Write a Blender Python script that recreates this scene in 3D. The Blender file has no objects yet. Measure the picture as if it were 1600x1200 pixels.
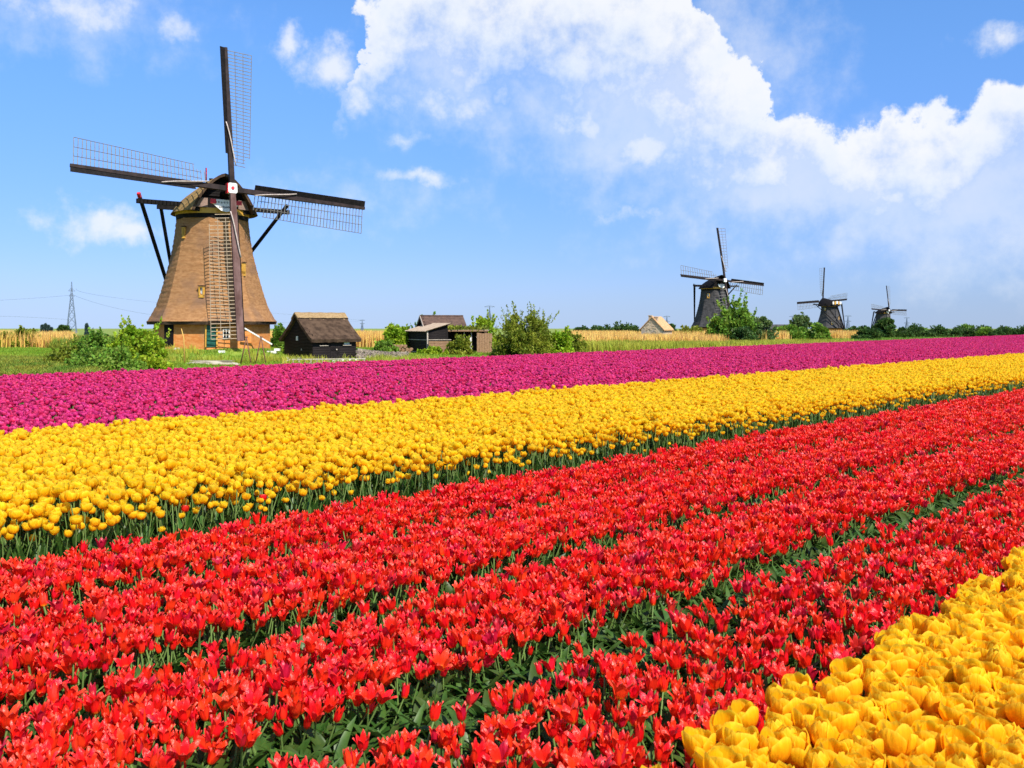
import bpy, math, random
import numpy as np
from mathutils import Vector, Matrix

S = bpy.context.scene
COL = S.collection
rng = np.random.default_rng(7)
random.seed(7)
R = math.radians

# ------------------------------------------------------------------ camera
F, YH, ZC = 1405.0, 506.0, 1.55           # focal length in photo pixels, horizon row, eye height
cam_d = bpy.data.cameras.new('camera')
cam = bpy.data.objects.new('camera', cam_d)
COL.objects.link(cam)
cam.location = (0, 0, ZC)
cam.rotation_euler = (R(90), 0, 0)
cam_d.sensor_width = 36.0
cam_d.lens = F / 1600.0 * 36.0
cam_d.shift_y = -(600.0 - YH) / 1600.0
cam_d.clip_start = 0.05
cam_d.clip_end = 20000
cam_d.dof.use_dof = True
cam_d.dof.focus_distance = 9.0
cam_d.dof.aperture_fstop = 9.0
S.camera = cam

# ------------------------------------------------------------------ sun, exposure
SUN_EL, SUN_AZ = 49.0, 145.0               # azimuth clockwise from +Y (view direction)
sun_d = bpy.data.lights.new('sun', 'SUN')
sun_d.energy = 5.0
sun_d.angle = R(0.5)
sun_d.color = (1.0, 0.94, 0.84)
sun = bpy.data.objects.new('sun', sun_d)
COL.objects.link(sun)
sv = Vector((math.sin(R(SUN_AZ)) * math.cos(R(SUN_EL)), math.cos(R(SUN_AZ)) * math.cos(R(SUN_EL)), math.sin(R(SUN_EL))))
sun.rotation_euler = (-sv).to_track_quat('-Z', 'Y').to_euler()
sun.location = (60, -30, 80)
S.view_settings.view_transform = 'Standard'
S.view_settings.look = 'None'
S.view_settings.exposure = 0.6
S.view_settings.gamma = 1.0
S.view_settings.use_curve_mapping = False
S.cycles.max_bounces = 8
S.cycles.diffuse_bounces = 3
S.cycles.transmission_bounces = 4
S.cycles.transparent_max_bounces = 4
S.cycles.use_denoising = True


# ------------------------------------------------------------------ node helper
class NT:
    def __init__(self, tree):
        self.t = tree

    def n(self, typ, ins=None, **props):
        nd = self.t.nodes.new(typ)
        for k, v in props.items():
            setattr(nd, k, v)
        for k, v in (ins or {}).items():
            s = nd.inputs[k]
            if isinstance(v, bpy.types.NodeSocket):
                self.t.links.new(v, s)
            else:
                s.default_value = v
        return nd

    def math(self, op, a, b=None, c=None, clamp=False):
        ins = {0: a}
        if b is not None:
            ins[1] = b
        if c is not None:
            ins[2] = c
        return self.n('ShaderNodeMath', ins, operation=op, use_clamp=clamp).outputs[0]

    def mixc(self, f, a, b, blend='MIX'):
        nd = self.n('ShaderNodeMix', data_type='RGBA', blend_type=blend, clamp_factor=True)
        for k, v in ((0, f), (6, a), (7, b)):
            if isinstance(v, bpy.types.NodeSocket):
                self.t.links.new(v, nd.inputs[k])
            else:
                nd.inputs[k].default_value = v if k == 0 else (v if len(v) == 4 else (*v, 1))
        return nd.outputs[2]

    def smooth(self, v, a, b, lo=0.0, hi=1.0):
        return self.n('ShaderNodeMapRange', {0: v, 1: a, 2: b, 3: lo, 4: hi}, interpolation_type='SMOOTHSTEP').outputs[0]


# ------------------------------------------------------------------ sky: Nishita plus clouds placed by compass direction
W = bpy.data.worlds.new('World')
S.world = W
W.use_nodes = True
wt = W.node_tree
wt.nodes.clear()
w = NT(wt)
sky = w.n('ShaderNodeTexSky', sky_type='NISHITA', sun_disc=False, sun_elevation=R(SUN_EL), sun_rotation=R(SUN_AZ),
          altitude=0.0, air_density=1.0, dust_density=0.6, ozone_density=2.5)
tc = w.n('ShaderNodeTexCoord')
sep = w.n('ShaderNodeSeparateXYZ', {0: tc.outputs['Generated']})
# the hazy band just over the horizon goes on down to where the falling polder ends
sv_up = w.n('ShaderNodeCombineXYZ', {0: sep.outputs[0], 1: sep.outputs[1], 2: w.math('SMOOTH_MAX', sep.outputs[2], 0.02, 0.06)})
wt.links.new(sv_up.outputs[0], sky.inputs[0])
azr = w.math('ARCTAN2', sep.outputs[0], sep.outputs[1])
az = w.math('MULTIPLY', azr, 180 / math.pi)
el = w.math('MULTIPLY', w.math('ARCSINE', sep.outputs[2]), 180 / math.pi)
pos = w.n('ShaderNodeCombineXYZ', {0: az, 1: el, 2: 0.0}).outputs[0]
# two scales of warping give the cauliflower edges
nz1 = w.n('ShaderNodeTexNoise', {'Vector': pos, 'Scale': 0.16, 'Detail': 7.0, 'Roughness': 0.62}, noise_dimensions='2D')
wv = w.n('ShaderNodeVectorMath', {0: nz1.outputs['Color'], 1: (0.5, 0.5, 0.5)}, operation='SUBTRACT').outputs[0]
wv = w.n('ShaderNodeVectorMath', {0: wv, 'Scale': 7.0}, operation='SCALE').outputs[0]
wv = w.n('ShaderNodeVectorMath', {0: wv, 1: (1, 1, 0)}, operation='MULTIPLY').outputs[0]
pw = w.n('ShaderNodeVectorMath', {0: pos, 1: wv}, operation='ADD').outputs[0]
nz2 = w.n('ShaderNodeTexNoise', {'Vector': pos, 'Scale': 0.42, 'Detail': 8.0, 'Roughness': 0.6}, noise_dimensions='2D').outputs['Fac']
nz3 = w.n('ShaderNodeTexNoise', {'Vector': pos, 'Scale': 0.22, 'Detail': 5.0, 'Roughness': 0.55}, noise_dimensions='2D').outputs['Fac']


def sky_dir(px, py):
    x, v = (px - 800) / F, (YH - py) / F
    a = math.atan(x)
    return math.degrees(a), math.degrees(math.atan(v * math.cos(a)))


def blobs(lst, p):
    acc = None
    for (px, py, rx, ry, g) in lst:
        a, e = sky_dir(px, py)
        k = 0.0408
        q = w.n('ShaderNodeVectorMath', {0: p, 1: (a, e, 0)}, operation='SUBTRACT').outputs[0]
        q = w.n('ShaderNodeVectorMath', {0: q, 1: (1 / (rx * k), 1 / (ry * k), 0)}, operation='MULTIPLY').outputs[0]
        ln = w.n('ShaderNodeVectorMath', {0: q}, operation='LENGTH').outputs['Value']
        v = w.math('MULTIPLY_ADD', ln, -g, g)
        acc = v if acc is None else w.math('SMOOTH_MAX', acc, v, 0.12)
    return acc


WISPS = [(455, 75, 34, 34, .9), (510, 112, 66, 42, .95), (560, 140, 55, 34, .8), (655, 280, 75, 20, .85), (150, 345, 90, 38, 1.0), (215, 362, 70, 26, .8),
         (640, 210, 45, 20, .55), (270, 45, 70, 34, .5), (120, 15, 220, 50, .55), (1570, 52, 62, 28, .75), (1380, 300, 90, 34, .7),
         (1020, 235, 90, 48, .9), (900, 185, 80, 45, .8), (1110, 295, 80, 50, .7), (460, 310, 60, 22, .6), (980, 345, 90, 16, .5), (700, 150, 120, 60, .7)]
VEIL = [(1000, 180, 330, 160, 1.0), (1300, 300, 420, 130, 1.0), (1550, 330, 330, 130, 1.0), (700, 120, 170, 110, .8), (120, 20, 260, 80, .5),
        (1150, 60, 160, 140, 0.6), (560, 320, 260, 60, .4)]
dw = blobs(WISPS, w.n('ShaderNodeVectorMath', {0: w.n('ShaderNodeVectorMath', {0: wv, 'Scale': 0.5}, operation='SCALE').outputs[0], 1: pos}, operation='ADD').outputs[0])
dv = blobs(VEIL, pw)
nb = w.math('SUBTRACT', nz2, 0.5)
# the big bank: a crisp crown line that rises and falls with the compass bearing, a body that thins out downwards
def along_bearing(pts, p_az):
    r_ = w.n('ShaderNodeFloatCurve', {'Value': w.math('MULTIPLY_ADD', p_az, 1 / 80, 0.5)})
    c_ = r_.mapping.curves[0]
    q_ = [(0.5 + sky_dir(px, py)[0] / 80, max(0.0, (sky_dir(px, py)[1] + 5) / 40)) for px, py in pts]
    c_.points[0].location = q_[0]; c_.points[1].location = q_[-1]
    for u_ in q_[1:-1]: c_.points.new(*u_)
    for p_ in c_.points: p_.handle_type = 'VECTOR'
    r_.mapping.update()
    return w.math('MULTIPLY_ADD', r_.outputs[0], 40, -5)


sw = w.n('ShaderNodeSeparateXYZ', {0: pw})
CROWN = [(-300, 480), (380, 420), (500, 250), (540, 60), (560, 18), (600, 0), (680, -60), (860, -140), (1040, -60), (1085, 0), (1105, 45), (1150, 72), (1180, 95), (1192, 135), (1215, 168), (1260, 172),
         (1320, 192), (1375, 186), (1400, 152), (1450, 142), (1495, 165), (1530, 140), (1560, 122), (1620, 120), (1800, 60), (2300, 160)]
FOOT = [(-300, 500), (380, 430), (500, 260), (560, 165), (700, 205), (790, 175), (840, 265), (1000, 325), (1150, 385), (1350, 400), (1700, 400), (2300, 400)]
crown = along_bearing(CROWN, sw.outputs[0])
foot = along_bearing(FOOT, sw.outputs[0])
below = w.math('SUBTRACT', crown, sw.outputs[1])
tt = w.math('DIVIDE', below, w.math('MAXIMUM', w.math('SUBTRACT', crown, foot), 0.5))
tn = w.math('MULTIPLY_ADD', nb, 1.1, tt)
ac = w.math('MULTIPLY', w.smooth(w.math('MULTIPLY_ADD', nb, 1.6, below), -0.15, 0.75), w.math('MULTIPLY', w.smooth(tn, 0.12, 1.0, 0.95, 0.0), w.smooth(w.math('SUBTRACT', crown, foot), 2.2, 6.0)))
under = w.smooth(tt, 0.0, 0.9)
aw = w.math('MULTIPLY', w.smooth(w.math('MULTIPLY_ADD', nb, 1.5, dw), 0.02, 0.95), 0.8)
av = w.math('MULTIPLY', w.smooth(w.math('MULTIPLY_ADD', nb, 0.9, dv), -0.05, 0.95), 0.55)
# the same broken cloud carries on round the rest of the sky
cosel = w.n('ShaderNodeVectorMath', {0: tc.outputs['Generated'], 1: (1, 1, 1.6)}, operation='MULTIPLY').outputs[0]
gz = w.n('ShaderNodeTexNoise', {'Vector': cosel, 'Scale': 3.2, 'Detail': 8.0, 'Roughness': 0.58}).outputs['Fac']
away = w.math('MAXIMUM', w.smooth(w.math('ABSOLUTE', az), 33, 44), w.smooth(el, 24, 34))
ag = w.math('MULTIPLY', w.math('MULTIPLY', w.smooth(gz, 0.5, 0.68), away), 0.85)
alpha = w.math('MAXIMUM', w.math('MAXIMUM', ac, aw), w.math('MAXIMUM', av, ag))
# pale air near the horizon, deeper blue above
hue = w.mixc(w.smooth(el, 2, 21), w.mixc(w.smooth(el, -1, 5), (0.485, 0.60, 1.04), (0.43, 0.555, 0.95)), (0.60, 0.90, 1.23))
base = w.mixc(1.0, sky.outputs[0], hue, 'MULTIPLY')
SKY_K = 0.115
shade = w.math('ADD', w.math('MULTIPLY_ADD', w.math('MULTIPLY_ADD', nz2, 0.6, nz3), -1.9, 1.75), w.math('MULTIPLY_ADD', under, 0.7, -0.25), clamp=True)
lit = w.mixc(w.math('MULTIPLY', shade, 0.9), (0.635 / SKY_K, 0.645 / SKY_K, 0.665 / SKY_K), (0.52 / SKY_K, 0.58 / SKY_K, 0.665 / SKY_K))
out_c = w.mixc(alpha, base, lit)
bg = w.n('ShaderNodeBackground', {'Color': out_c, 'Strength': SKY_K})
wo = w.n('ShaderNodeOutputWorld', {'Surface': bg.outputs[0]})


# ------------------------------------------------------------------ helpers
def tag(o, label=None, cat=None, group=None, kind=None):
    if label: o['label'] = label
    if cat: o['category'] = cat
    if group: o['group'] = group
    if kind: o['kind'] = kind
    return o


def empty(name, loc=(0, 0, 0), rz=0.0, parent=None):
    o = bpy.data.objects.new(name, None)
    o.empty_display_size = 0.1
    o.location = loc
    o.rotation_euler = (0, 0, rz)
    COL.objects.link(o)
    if parent is not None:
        o.parent = parent
    return o


def thing(name, label, cat, loc=(0, 0, 0), rz=0.0, group=None):
    return tag(empty(name, loc, rz), label, cat, group)


def place(name, me, parent=None, loc=None, rot=None, scale=None):
    o = bpy.data.objects.new(name, me)
    COL.objects.link(o)
    if parent is not None: o.parent = parent
    if loc is not None: o.location = loc
    if rot is not None: o.rotation_euler = rot
    if scale is not None: o.scale = scale
    return o


class MB:
    """collects polygons, then links them as ONE mesh object"""
    def __init__(self):
        self.v, self.f, self.m, self.s = [], [], [], []

    def poly(self, pts, m=0, smooth=False):
        i = len(self.v)
        self.v += [tuple(p) for p in pts]
        self.f.append(tuple(range(i, i + len(pts))))
        self.m.append(m); self.s.append(smooth)
        return self

    def grid(self, rows, m=0, closed=False, smooth=True, caps=False):
        i = len(self.v)
        n = len(rows[0])
        for r_ in rows:
            self.v += [tuple(p) for p in r_]
        for a in range(len(rows) - 1):
            for b in range(n if closed else n - 1):
                c = (b + 1) % n
                self.f.append((i + a * n + b, i + a * n + c, i + (a + 1) * n + c, i + (a + 1) * n + b))
                self.m.append(m); self.s.append(smooth)
        if caps:
            self.f.append(tuple(i + k for k in reversed(range(n)))); self.m.append(m); self.s.append(False)
            j = i + (len(rows) - 1) * n
            self.f.append(tuple(j + k for k in range(n))); self.m.append(m); self.s.append(False)
        return self

    def box(self, c, size, m=0, mat=None):
        x, y, z = (q / 2 for q in size)
        M = mat or Matrix()
        c = Vector(c)
        P = [M @ Vector((sx * x, sy * y, sz * z)) + c for sx, sy, sz in
             ((-1, -1, -1), (1, -1, -1), (1, 1, -1), (-1, 1, -1), (-1, -1, 1), (1, -1, 1), (1, 1, 1), (-1, 1, 1))]
        i = len(self.v)
        self.v += [tuple(p) for p in P]
        for q in ((0, 3, 2, 1), (4, 5, 6, 7), (0, 1, 5, 4), (1, 2, 6, 5), (2, 3, 7, 6), (3, 0, 4, 7)):
            self.f.append(tuple(i + k for k in q)); self.m.append(m); self.s.append(False)
        return self

    def bar(self, p0, p1, wdt, hgt, m=0, w1=None, h1=None):
        """square-section beam from p0 to p1; hgt is measured along the world's up as far as possible"""
        p0, p1 = Vector(p0), Vector(p1)
        d = (p1 - p0).normalized()
        up = Vector((0, 0, 1)) if abs(d.z) < 0.95 else Vector((0, 1, 0))
        s = d.cross(up).normalized()
        u = s.cross(d)
        w1 = w1 or wdt; h1 = h1 or hgt
        rows = []
        for p, a, b in ((p0, wdt, hgt), (p1, w1, h1)):
            rows.append([p - s * a / 2 - u * b / 2, p + s * a / 2 - u * b / 2, p + s * a / 2 + u * b / 2, p - s * a / 2 + u * b / 2])
        return self.grid(rows, m, True, False, True)

    def tube(self, pts, rad, m=0, n=6, caps=True, smooth=True):
        pts = [Vector(p) for p in pts]
        rows = []
        ref = None
        for i, p in enumerate(pts):
            d = (pts[min(i + 1, len(pts) - 1)] - pts[max(i - 1, 0)]).normalized()
            if ref is None:
                ref = Vector((0, 0, 1)) if abs(d.z) < 0.9 else Vector((1, 0, 0))
            a = d.cross(ref).normalized(); b = a.cross(d); ref = b
            r_ = rad[i] if hasattr(rad, '__len__') else rad
            rows.append([p + (a * math.cos(2 * math.pi * k / n) + b * math.sin(2 * math.pi * k / n)) * r_ for k in range(n)])
        return self.grid(rows, m, True, smooth, caps)

    def mesh(self, name, mats):
        me = bpy.data.meshes.new(name)
        me.from_pydata(self.v, [], self.f)
        for q in (mats if isinstance(mats, (list, tuple)) else [mats]):
            me.materials.append(q)
        me.polygons.foreach_set('material_index', self.m)
        me.polygons.foreach_set('use_smooth', self.s)
        me.update()
        return me

    def build(self, name, mats, parent=None):
        return place(name, self.mesh(name, mats), parent)


def np_mesh(name, verts, faces, mats, smooth=False):
    """verts (n,3), faces (m,k) with a constant k"""
    me = bpy.data.meshes.new(name)
    m, k = faces.shape
    me.vertices.add(len(verts)); me.vertices.foreach_set('co', np.ascontiguousarray(verts, dtype=np.float32).ravel())
    me.loops.add(m * k); me.loops.foreach_set('vertex_index', np.ascontiguousarray(faces, dtype=np.int32).ravel())
    me.polygons.add(m)
    me.polygons.foreach_set('loop_start', np.arange(0, m * k, k, dtype=np.int32))
    me.polygons.foreach_set('loop_total', np.full(m, k, dtype=np.int32))
    if smooth: me.polygons.foreach_set('use_smooth', np.ones(m, dtype=bool))
    for q in (mats if isinstance(mats, (list, tuple)) else [mats]):
        me.materials.append(q)
    me.update(calc_edges=True)
    me.validate()
    return me


# ------------------------------------------------------------------ materials
def material(name, col, col2=None, rough=0.8, scale=4.0, detail=6.0, bump=0.0, bump_scale=None, stretch=(1, 1, 1), spec=0.3,
             trans=0.0, island=0.0, coord='Object', metallic=0.0, contrast=(0.35, 0.65), wave=None, thirds=None):
    m = bpy.data.materials.new(name)
    m.use_nodes = True
    t = NT(m.node_tree)
    m.node_tree.nodes.clear()
    crd = t.n('ShaderNodeTexCoord').outputs[coord]
    mp = t.n('ShaderNodeMapping', {0: crd, 'Scale': stretch}).outputs[0]
    nz = t.n('ShaderNodeTexNoise', {'Vector': mp, 'Scale': scale, 'Detail': detail, 'Roughness': 0.6}).outputs['Fac']
    c = (*col, 1)
    if col2 is not None:
        c = t.mixc(t.smooth(nz, *contrast), col, col2)
    if thirds is not None:
        big = t.n('ShaderNodeTexNoise', {'Vector': crd, 'Scale': thirds[0], 'Detail': 4.0}).outputs['Fac']
        c = t.mixc(t.smooth(big, thirds[2], thirds[3]), c, thirds[1])
    if island:
        ri = t.n('ShaderNodeNewGeometry').outputs['Random Per Island']
        hv = t.n('ShaderNodeHueSaturation', {'Hue': t.math('MULTIPLY_ADD', ri, 0.05, 0.475), 'Saturation': 1.0,
                                             'Value': t.math('MULTIPLY_ADD', ri, 2 * island, 1 - island)})
        if isinstance(c, tuple): hv.inputs['Color'].default_value = c
        else: t.t.links.new(c, hv.inputs['Color'])
        c = hv.outputs[0]
    bs = t.n('ShaderNodeBsdfPrincipled', {'Base Color': c, 'Roughness': rough, 'Specular IOR Level': spec, 'Metallic': metallic})
    if bump:
        bn = t.n('ShaderNodeTexNoise', {'Vector': mp, 'Scale': bump_scale or scale * 3, 'Detail': 5.0, 'Roughness': 0.6}).outputs['Fac']
        hgt = bn
        if wave is not None:                # (scale along z, share): courses
            wz = t.n('ShaderNodeTexWave', {'Vector': crd, 'Scale': wave[0], 'Distortion': 2.2, 'Detail': 3.0, 'Detail Scale': 1.5},
                     wave_type='BANDS', bands_direction='Z', wave_profile='SAW').outputs['Fac']
            hgt = t.math('MULTIPLY_ADD', wz, wave[1], bn)
        bp = t.n('ShaderNodeBump', {'Height': hgt, 'Strength': bump, 'Distance': 0.05}).outputs[0]
        t.t.links.new(bp, bs.inputs['Normal'])
    sh = bs.outputs[0]
    if trans:
        tr = t.n('ShaderNodeBsdfTranslucent', {'Color': c} if not isinstance(c, tuple) else {'Color': c})
        mx = t.n('ShaderNodeMixShader', {0: trans, 1: sh, 2: tr.outputs[0]})
        sh = mx.outputs[0]
    t.n('ShaderNodeOutputMaterial', {'Surface': sh})
    return m


def petal_material(name, stops, trans=0.38, rough=0.38, vary=0.18, hue=0.02, trans_col=None, spec=0.45, blush=None):
    """colour runs along the petal (attribute 'along': 0 at its base, 1 at its tip)"""
    m = bpy.data.materials.new(name)
    m.use_nodes = True
    t = NT(m.node_tree)
    m.node_tree.nodes.clear()
    at = t.n('ShaderNodeAttribute', attribute_name='along').outputs['Fac']
    cr = t.n('ShaderNodeValToRGB', {0: at})
    el_ = cr.color_ramp.elements
    while len(el_) < len(stops): el_.new(0.5)
    for e_, (p, c) in zip(el_, stops):
        e_.position = p; e_.color = (*c, 1)
    rnd = t.n('ShaderNodeObjectInfo').outputs['Random']
    ri = t.n('ShaderNodeNewGeometry').outputs['Random Per Island']
    mix = t.math('MULTIPLY_ADD', ri, 0.4, t.math('MULTIPLY', rnd, 0.6))
    hs = t.n('ShaderNodeHueSaturation', {'Hue': t.math('MULTIPLY_ADD', mix, 2 * hue, 0.5 - hue), 'Saturation': 1.0,
                                         'Value': t.math('MULTIPLY_ADD', t.math('FRACT', t.math('MULTIPLY', mix, 7.31)), 2 * vary, 1 - vary),
                                         'Color': cr.outputs[0]}).outputs[0]
    if blush is not None:                    # a share of the flowers leans to another tone
        hs = t.mixc(t.smooth(t.math('FRACT', t.math('MULTIPLY', rnd, 13.7)), 1 - blush[1], 1.0, 0.0, 0.75), hs, blush[0])
    crd = t.n('ShaderNodeTexCoord').outputs['Object']
    vein = t.n('ShaderNodeTexNoise', {'Vector': t.n('ShaderNodeMapping', {0: crd, 'Scale': (1, 1, 0.12)}).outputs[0], 'Scale': 140.0, 'Detail': 3.0}).outputs['Fac']
    hs = t.n('ShaderNodeHueSaturation', {'Value': t.math('MULTIPLY_ADD', vein, 0.5, 0.75), 'Color': hs}).outputs[0]
    st = t.n('ShaderNodeTexNoise', {'Vector': t.n('ShaderNodeMapping', {0: crd, 'Scale': (1, 1, 0.15)}).outputs[0], 'Scale': 120.0, 'Detail': 3.0}).outputs['Fac']
    bp = t.n('ShaderNodeBump', {'Height': st, 'Strength': 0.8, 'Distance': 0.006}).outputs[0]
    bs = t.n('ShaderNodeBsdfPrincipled', {'Base Color': hs, 'Roughness': rough, 'Specular IOR Level': spec, 'Normal': bp})
    tr = t.n('ShaderNodeBsdfTranslucent', {'Color': hs})
    mx = t.n('ShaderNodeMixShader', {0: trans, 1: bs.outputs[0], 2: tr.outputs[0]})
    t.n('ShaderNodeOutputMaterial', {'Surface': mx.outputs[0]})
    return m


M = {}
M['soil'] = material('soil', (0.045, 0.034, 0.026), (0.13, 0.10, 0.075), 0.95, 6, bump=0.8, bump_scale=25)
M['grass_ground'] = material('grass_ground', (0.12, 0.20, 0.018), (0.20, 0.26, 0.03), 0.95, 0.8, bump=0.6, bump_scale=8, thirds=(0.035, (0.22, 0.17, 0.06), 0.52, 0.66))
M['grass'] = material('grass_blade', (0.16, 0.27, 0.016), (0.27, 0.36, 0.03), 0.6, 0.35, island=0.3, trans=0.35, spec=0.25)
M['weed'] = material('weed_leaf', (0.12, 0.21, 0.02), (0.32, 0.30, 0.035), 0.6, 0.45, island=0.35, trans=0.35, spec=0.25)
M['reed'] = material('reed_stalk', (0.66, 0.39, 0.09), (0.78, 0.52, 0.16), 0.8, 0.3, island=0.25, trans=0.25)
M['reed_green'] = material('reed_green', (0.30, 0.34, 0.03), (0.46, 0.42, 0.05), 0.7, 0.3, island=0.25, trans=0.3)
M['red'] = petal_material('red_petal', [(0.0, (0.90, 0.50, 0.02)), (0.10, (0.88, 0.30, 0.012)), (0.26, (0.84, 0.024, 0.009)), (0.8, (0.87, 0.024, 0.012)), (1.0, (0.90, 0.09, 0.05))],
                          0.34, 0.34, 0.24, 0.009, blush=((0.42, 0.010, 0.05), 0.2), spec=0.4)
M['yellow'] = petal_material('yellow_petal', [(0.0, (0.93, 0.37, 0.004)), (0.35, (0.96, 0.525, 0.006)), (0.75, (0.98, 0.665, 0.011)), (1.0, (0.98, 0.75, 0.05))], 0.56, 0.6, 0.07, 0.012, spec=0.15)
M['gold'] = petal_material('golden_petal', [(0.0, (0.95, 0.30, 0.003)), (0.4, (0.97, 0.43, 0.004)), (0.8, (0.98, 0.57, 0.008)), (1.0, (0.98, 0.70, 0.04))], 0.56, 0.62, 0.05, 0.010, spec=0.15)  # base deepened to orange, tips brightened: shade and light painted along the petal
M['magenta'] = petal_material('magenta_petal', [(0.0, (0.38, 0.006, 0.075)), (0.5, (0.62, 0.008, 0.115)), (1.0, (0.78, 0.06, 0.25))], 0.36, 0.42, 0.25, 0.018, blush=((0.60, 0.008, 0.06), 0.3), spec=0.3)
M['tulip_leaf'] = material('tulip_leaf', (0.032, 0.080, 0.012), (0.075, 0.145, 0.024), 0.42, 9, trans=0.3, island=0.3, spec=0.3)
M['tulip_stem'] = material('tulip_stem', (0.13, 0.22, 0.05), (0.18, 0.27, 0.07), 0.5, 12, trans=0.15)
M['straw'] = material('straw', (0.45, 0.36, 0.2), (0.6, 0.5, 0.33), 0.8, 20)

# ------------------------------------------------------------------ the lie of the land (metres; camera stands at the origin, looks along +Y)
Q = math.sqrt(0.5)
GROUND = -1.95                              # the meadow lies lower than the bulb field
MILL = (-29.3, 88.0)


def dback(s):
    return 22.5 + (np.clip(s, -20, 130) - 6.2) * 0.0685


def sstep(x):
    x = np.clip(x, 0, 1)
    return x * x * (3 - 2 * x)


def height(x, y):
    x, y = np.asarray(x, float), np.asarray(y, float)
    d, s = (y - x) * Q, (x + y) * Q
    z = GROUND * sstep((d - dback(s) - 0.5) / 7.0)
    z = z - 0.0075 * np.clip(np.minimum(y, 6000) - 128, 0, None) * sstep((d - dback(s) - 8) / 60)   # the polder falls away very gently
    r = np.hypot((x - MILL[0] + 0.6) / 7.9, (y - MILL[1] - 0.5) / 8.2)
    z = z + 1.38 * np.exp(-r ** 6)
    wob = 0.10 * np.sin(x * 0.21 + 1.3) * np.cos(y * 0.17) + 0.06 * np.sin(x * 0.53 + y * 0.4)
    return z + wob * sstep((d - dback(s) - 2) / 8.0)


def hz(x, y):
    return float(height(x, y))


def at(px, py, Y):
    """the point at depth Y seen at photo pixel (px, py)"""
    return Vector(((px - 800) / F * Y, Y, ZC + (YH - py) / F * Y))


def on_ground(px, Y, dz=0.0):
    x = (px - 800) / F * Y
    return Vector((x, Y, hz(x, Y) + dz))


ax = np.concatenate([[-6000, -3000, -1500, -800, -450, -250], np.arange(-150, -60, 8), np.arange(-60, 60, 1.0), np.arange(60, 200, 6), [260, 400, 700, 1200, 2500, 5000, 9000]])
ay = np.concatenate([[-400, -120, -50], np.arange(-30, -4, 4), np.arange(-4, 120, 1.0), np.arange(120, 240, 5), [260, 300, 360, 450, 600, 900, 1400, 2500, 5000, 9000]])
gx, gy = np.meshgrid(ax, ay)
gz_ = height(gx, gy)
nx, ny = len(ax), len(ay)
idx = np.arange(nx * ny).reshape(ny, nx)
faces = np.stack([idx[:-1, :-1], idx[:-1, 1:], idx[1:, 1:], idx[1:, :-1]], -1).reshape(-1, 4)
gv = np.stack([gx.ravel(), gy.ravel(), gz_.ravel()], -1)
me = np_mesh('ground', gv, faces, [M['grass_ground'], M['soil']], True)
fc = gv[faces].mean(1)
fd, fs = (fc[:, 1] - fc[:, 0]) * Q, (fc[:, 0] + fc[:, 1]) * Q
me.polygons.foreach_set('material_index', ((fd < dback(fs) + 0.3) & (np.abs(fc[:, 0]) < 200) & (fc[:, 1] < 220)).astype(np.int32))
tag(place('ground', me), kind='structure')

# ------------------------------------------------------------------ stone, timber, thatch
M['thatch'] = material('thatch', (0.27, 0.130, 0.052), (0.39, 0.205, 0.09), 0.95, 2.2, bump=1.0, bump_scale=9, stretch=(1, 1, 2.4), wave=(0.62, 1.1), contrast=(0.3, 0.7), thirds=(0.35, (0.22, 0.125, 0.075), 0.48, 0.72), spec=0.1)
M['thatch_dark'] = material('thatch_dark', (0.040, 0.038, 0.040), (0.075, 0.070, 0.070), 0.95, 1.2, bump=0.8, bump_scale=6, wave=(0.5, 0.8), spec=0.1)
M['thatch_cap'] = material('thatch_cap', (0.20, 0.12, 0.04), (0.30, 0.19, 0.07), 0.95, 3.0, bump=0.7, bump_scale=16)
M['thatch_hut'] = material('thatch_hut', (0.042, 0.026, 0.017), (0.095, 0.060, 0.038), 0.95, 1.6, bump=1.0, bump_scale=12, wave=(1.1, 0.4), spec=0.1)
M['thatch_ridge'] = material('thatch_ridge', (0.24, 0.155, 0.07), (0.32, 0.22, 0.11), 0.95, 5.0, bump=0.7, bump_scale=20)
M['brick'] = material('brickwork', (0.52, 0.18, 0.045), (0.62, 0.27, 0.085), 0.9, 2.0, bump=0.4, bump_scale=18, stretch=(1, 1, 2.2), thirds=(0.5, (0.46, 0.24, 0.11), 0.56, 0.76), spec=0.1)
M['tar'] = material('tarred_wood', (0.007, 0.006, 0.006), (0.013, 0.011, 0.011), 0.7, 4.0, bump=0.25, bump_scale=20, spec=0.08)
M['stock'] = material('weathered_stock', (0.016, 0.011, 0.010), (0.035, 0.023, 0.021), 0.6, 1.4, bump=0.2, bump_scale=14, spec=0.12)
M['stock_sunlit'] = material('sunlit_stock', (0.085, 0.042, 0.036), (0.17, 0.10, 0.09), 0.7, 1.6, bump=0.3, bump_scale=14, stretch=(1, 1, 0.4), spec=0.15)  # dark stock brightened, sunlight painted into its brown
M['lattice'] = material('lattice_wood', (0.12, 0.115, 0.11), (0.20, 0.19, 0.175), 0.8, 6.0)
M['lattice_tan'] = material('lattice_tan', (0.27, 0.20, 0.13), (0.40, 0.31, 0.21), 0.8, 6.0)
M['cloth'] = material('furled_cloth', (0.36, 0.29, 0.25), (0.52, 0.44, 0.39), 0.85, 8.0)
M['ochre'] = material('ochre_paint', (0.62, 0.35, 0.06), (0.52, 0.27, 0.04), 0.6, 3.0)
M['white'] = material('white_paint', (0.80, 0.79, 0.76), (0.68, 0.66, 0.62), 0.55, 5.0)
M['red_paint'] = material('red_paint', (0.62, 0.025, 0.03), (0.5, 0.02, 0.025), 0.45, 5.0)
M['green_paint'] = material('green_paint', (0.010, 0.075, 0.055), (0.016, 0.10, 0.07), 0.5, 3.0)
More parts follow.
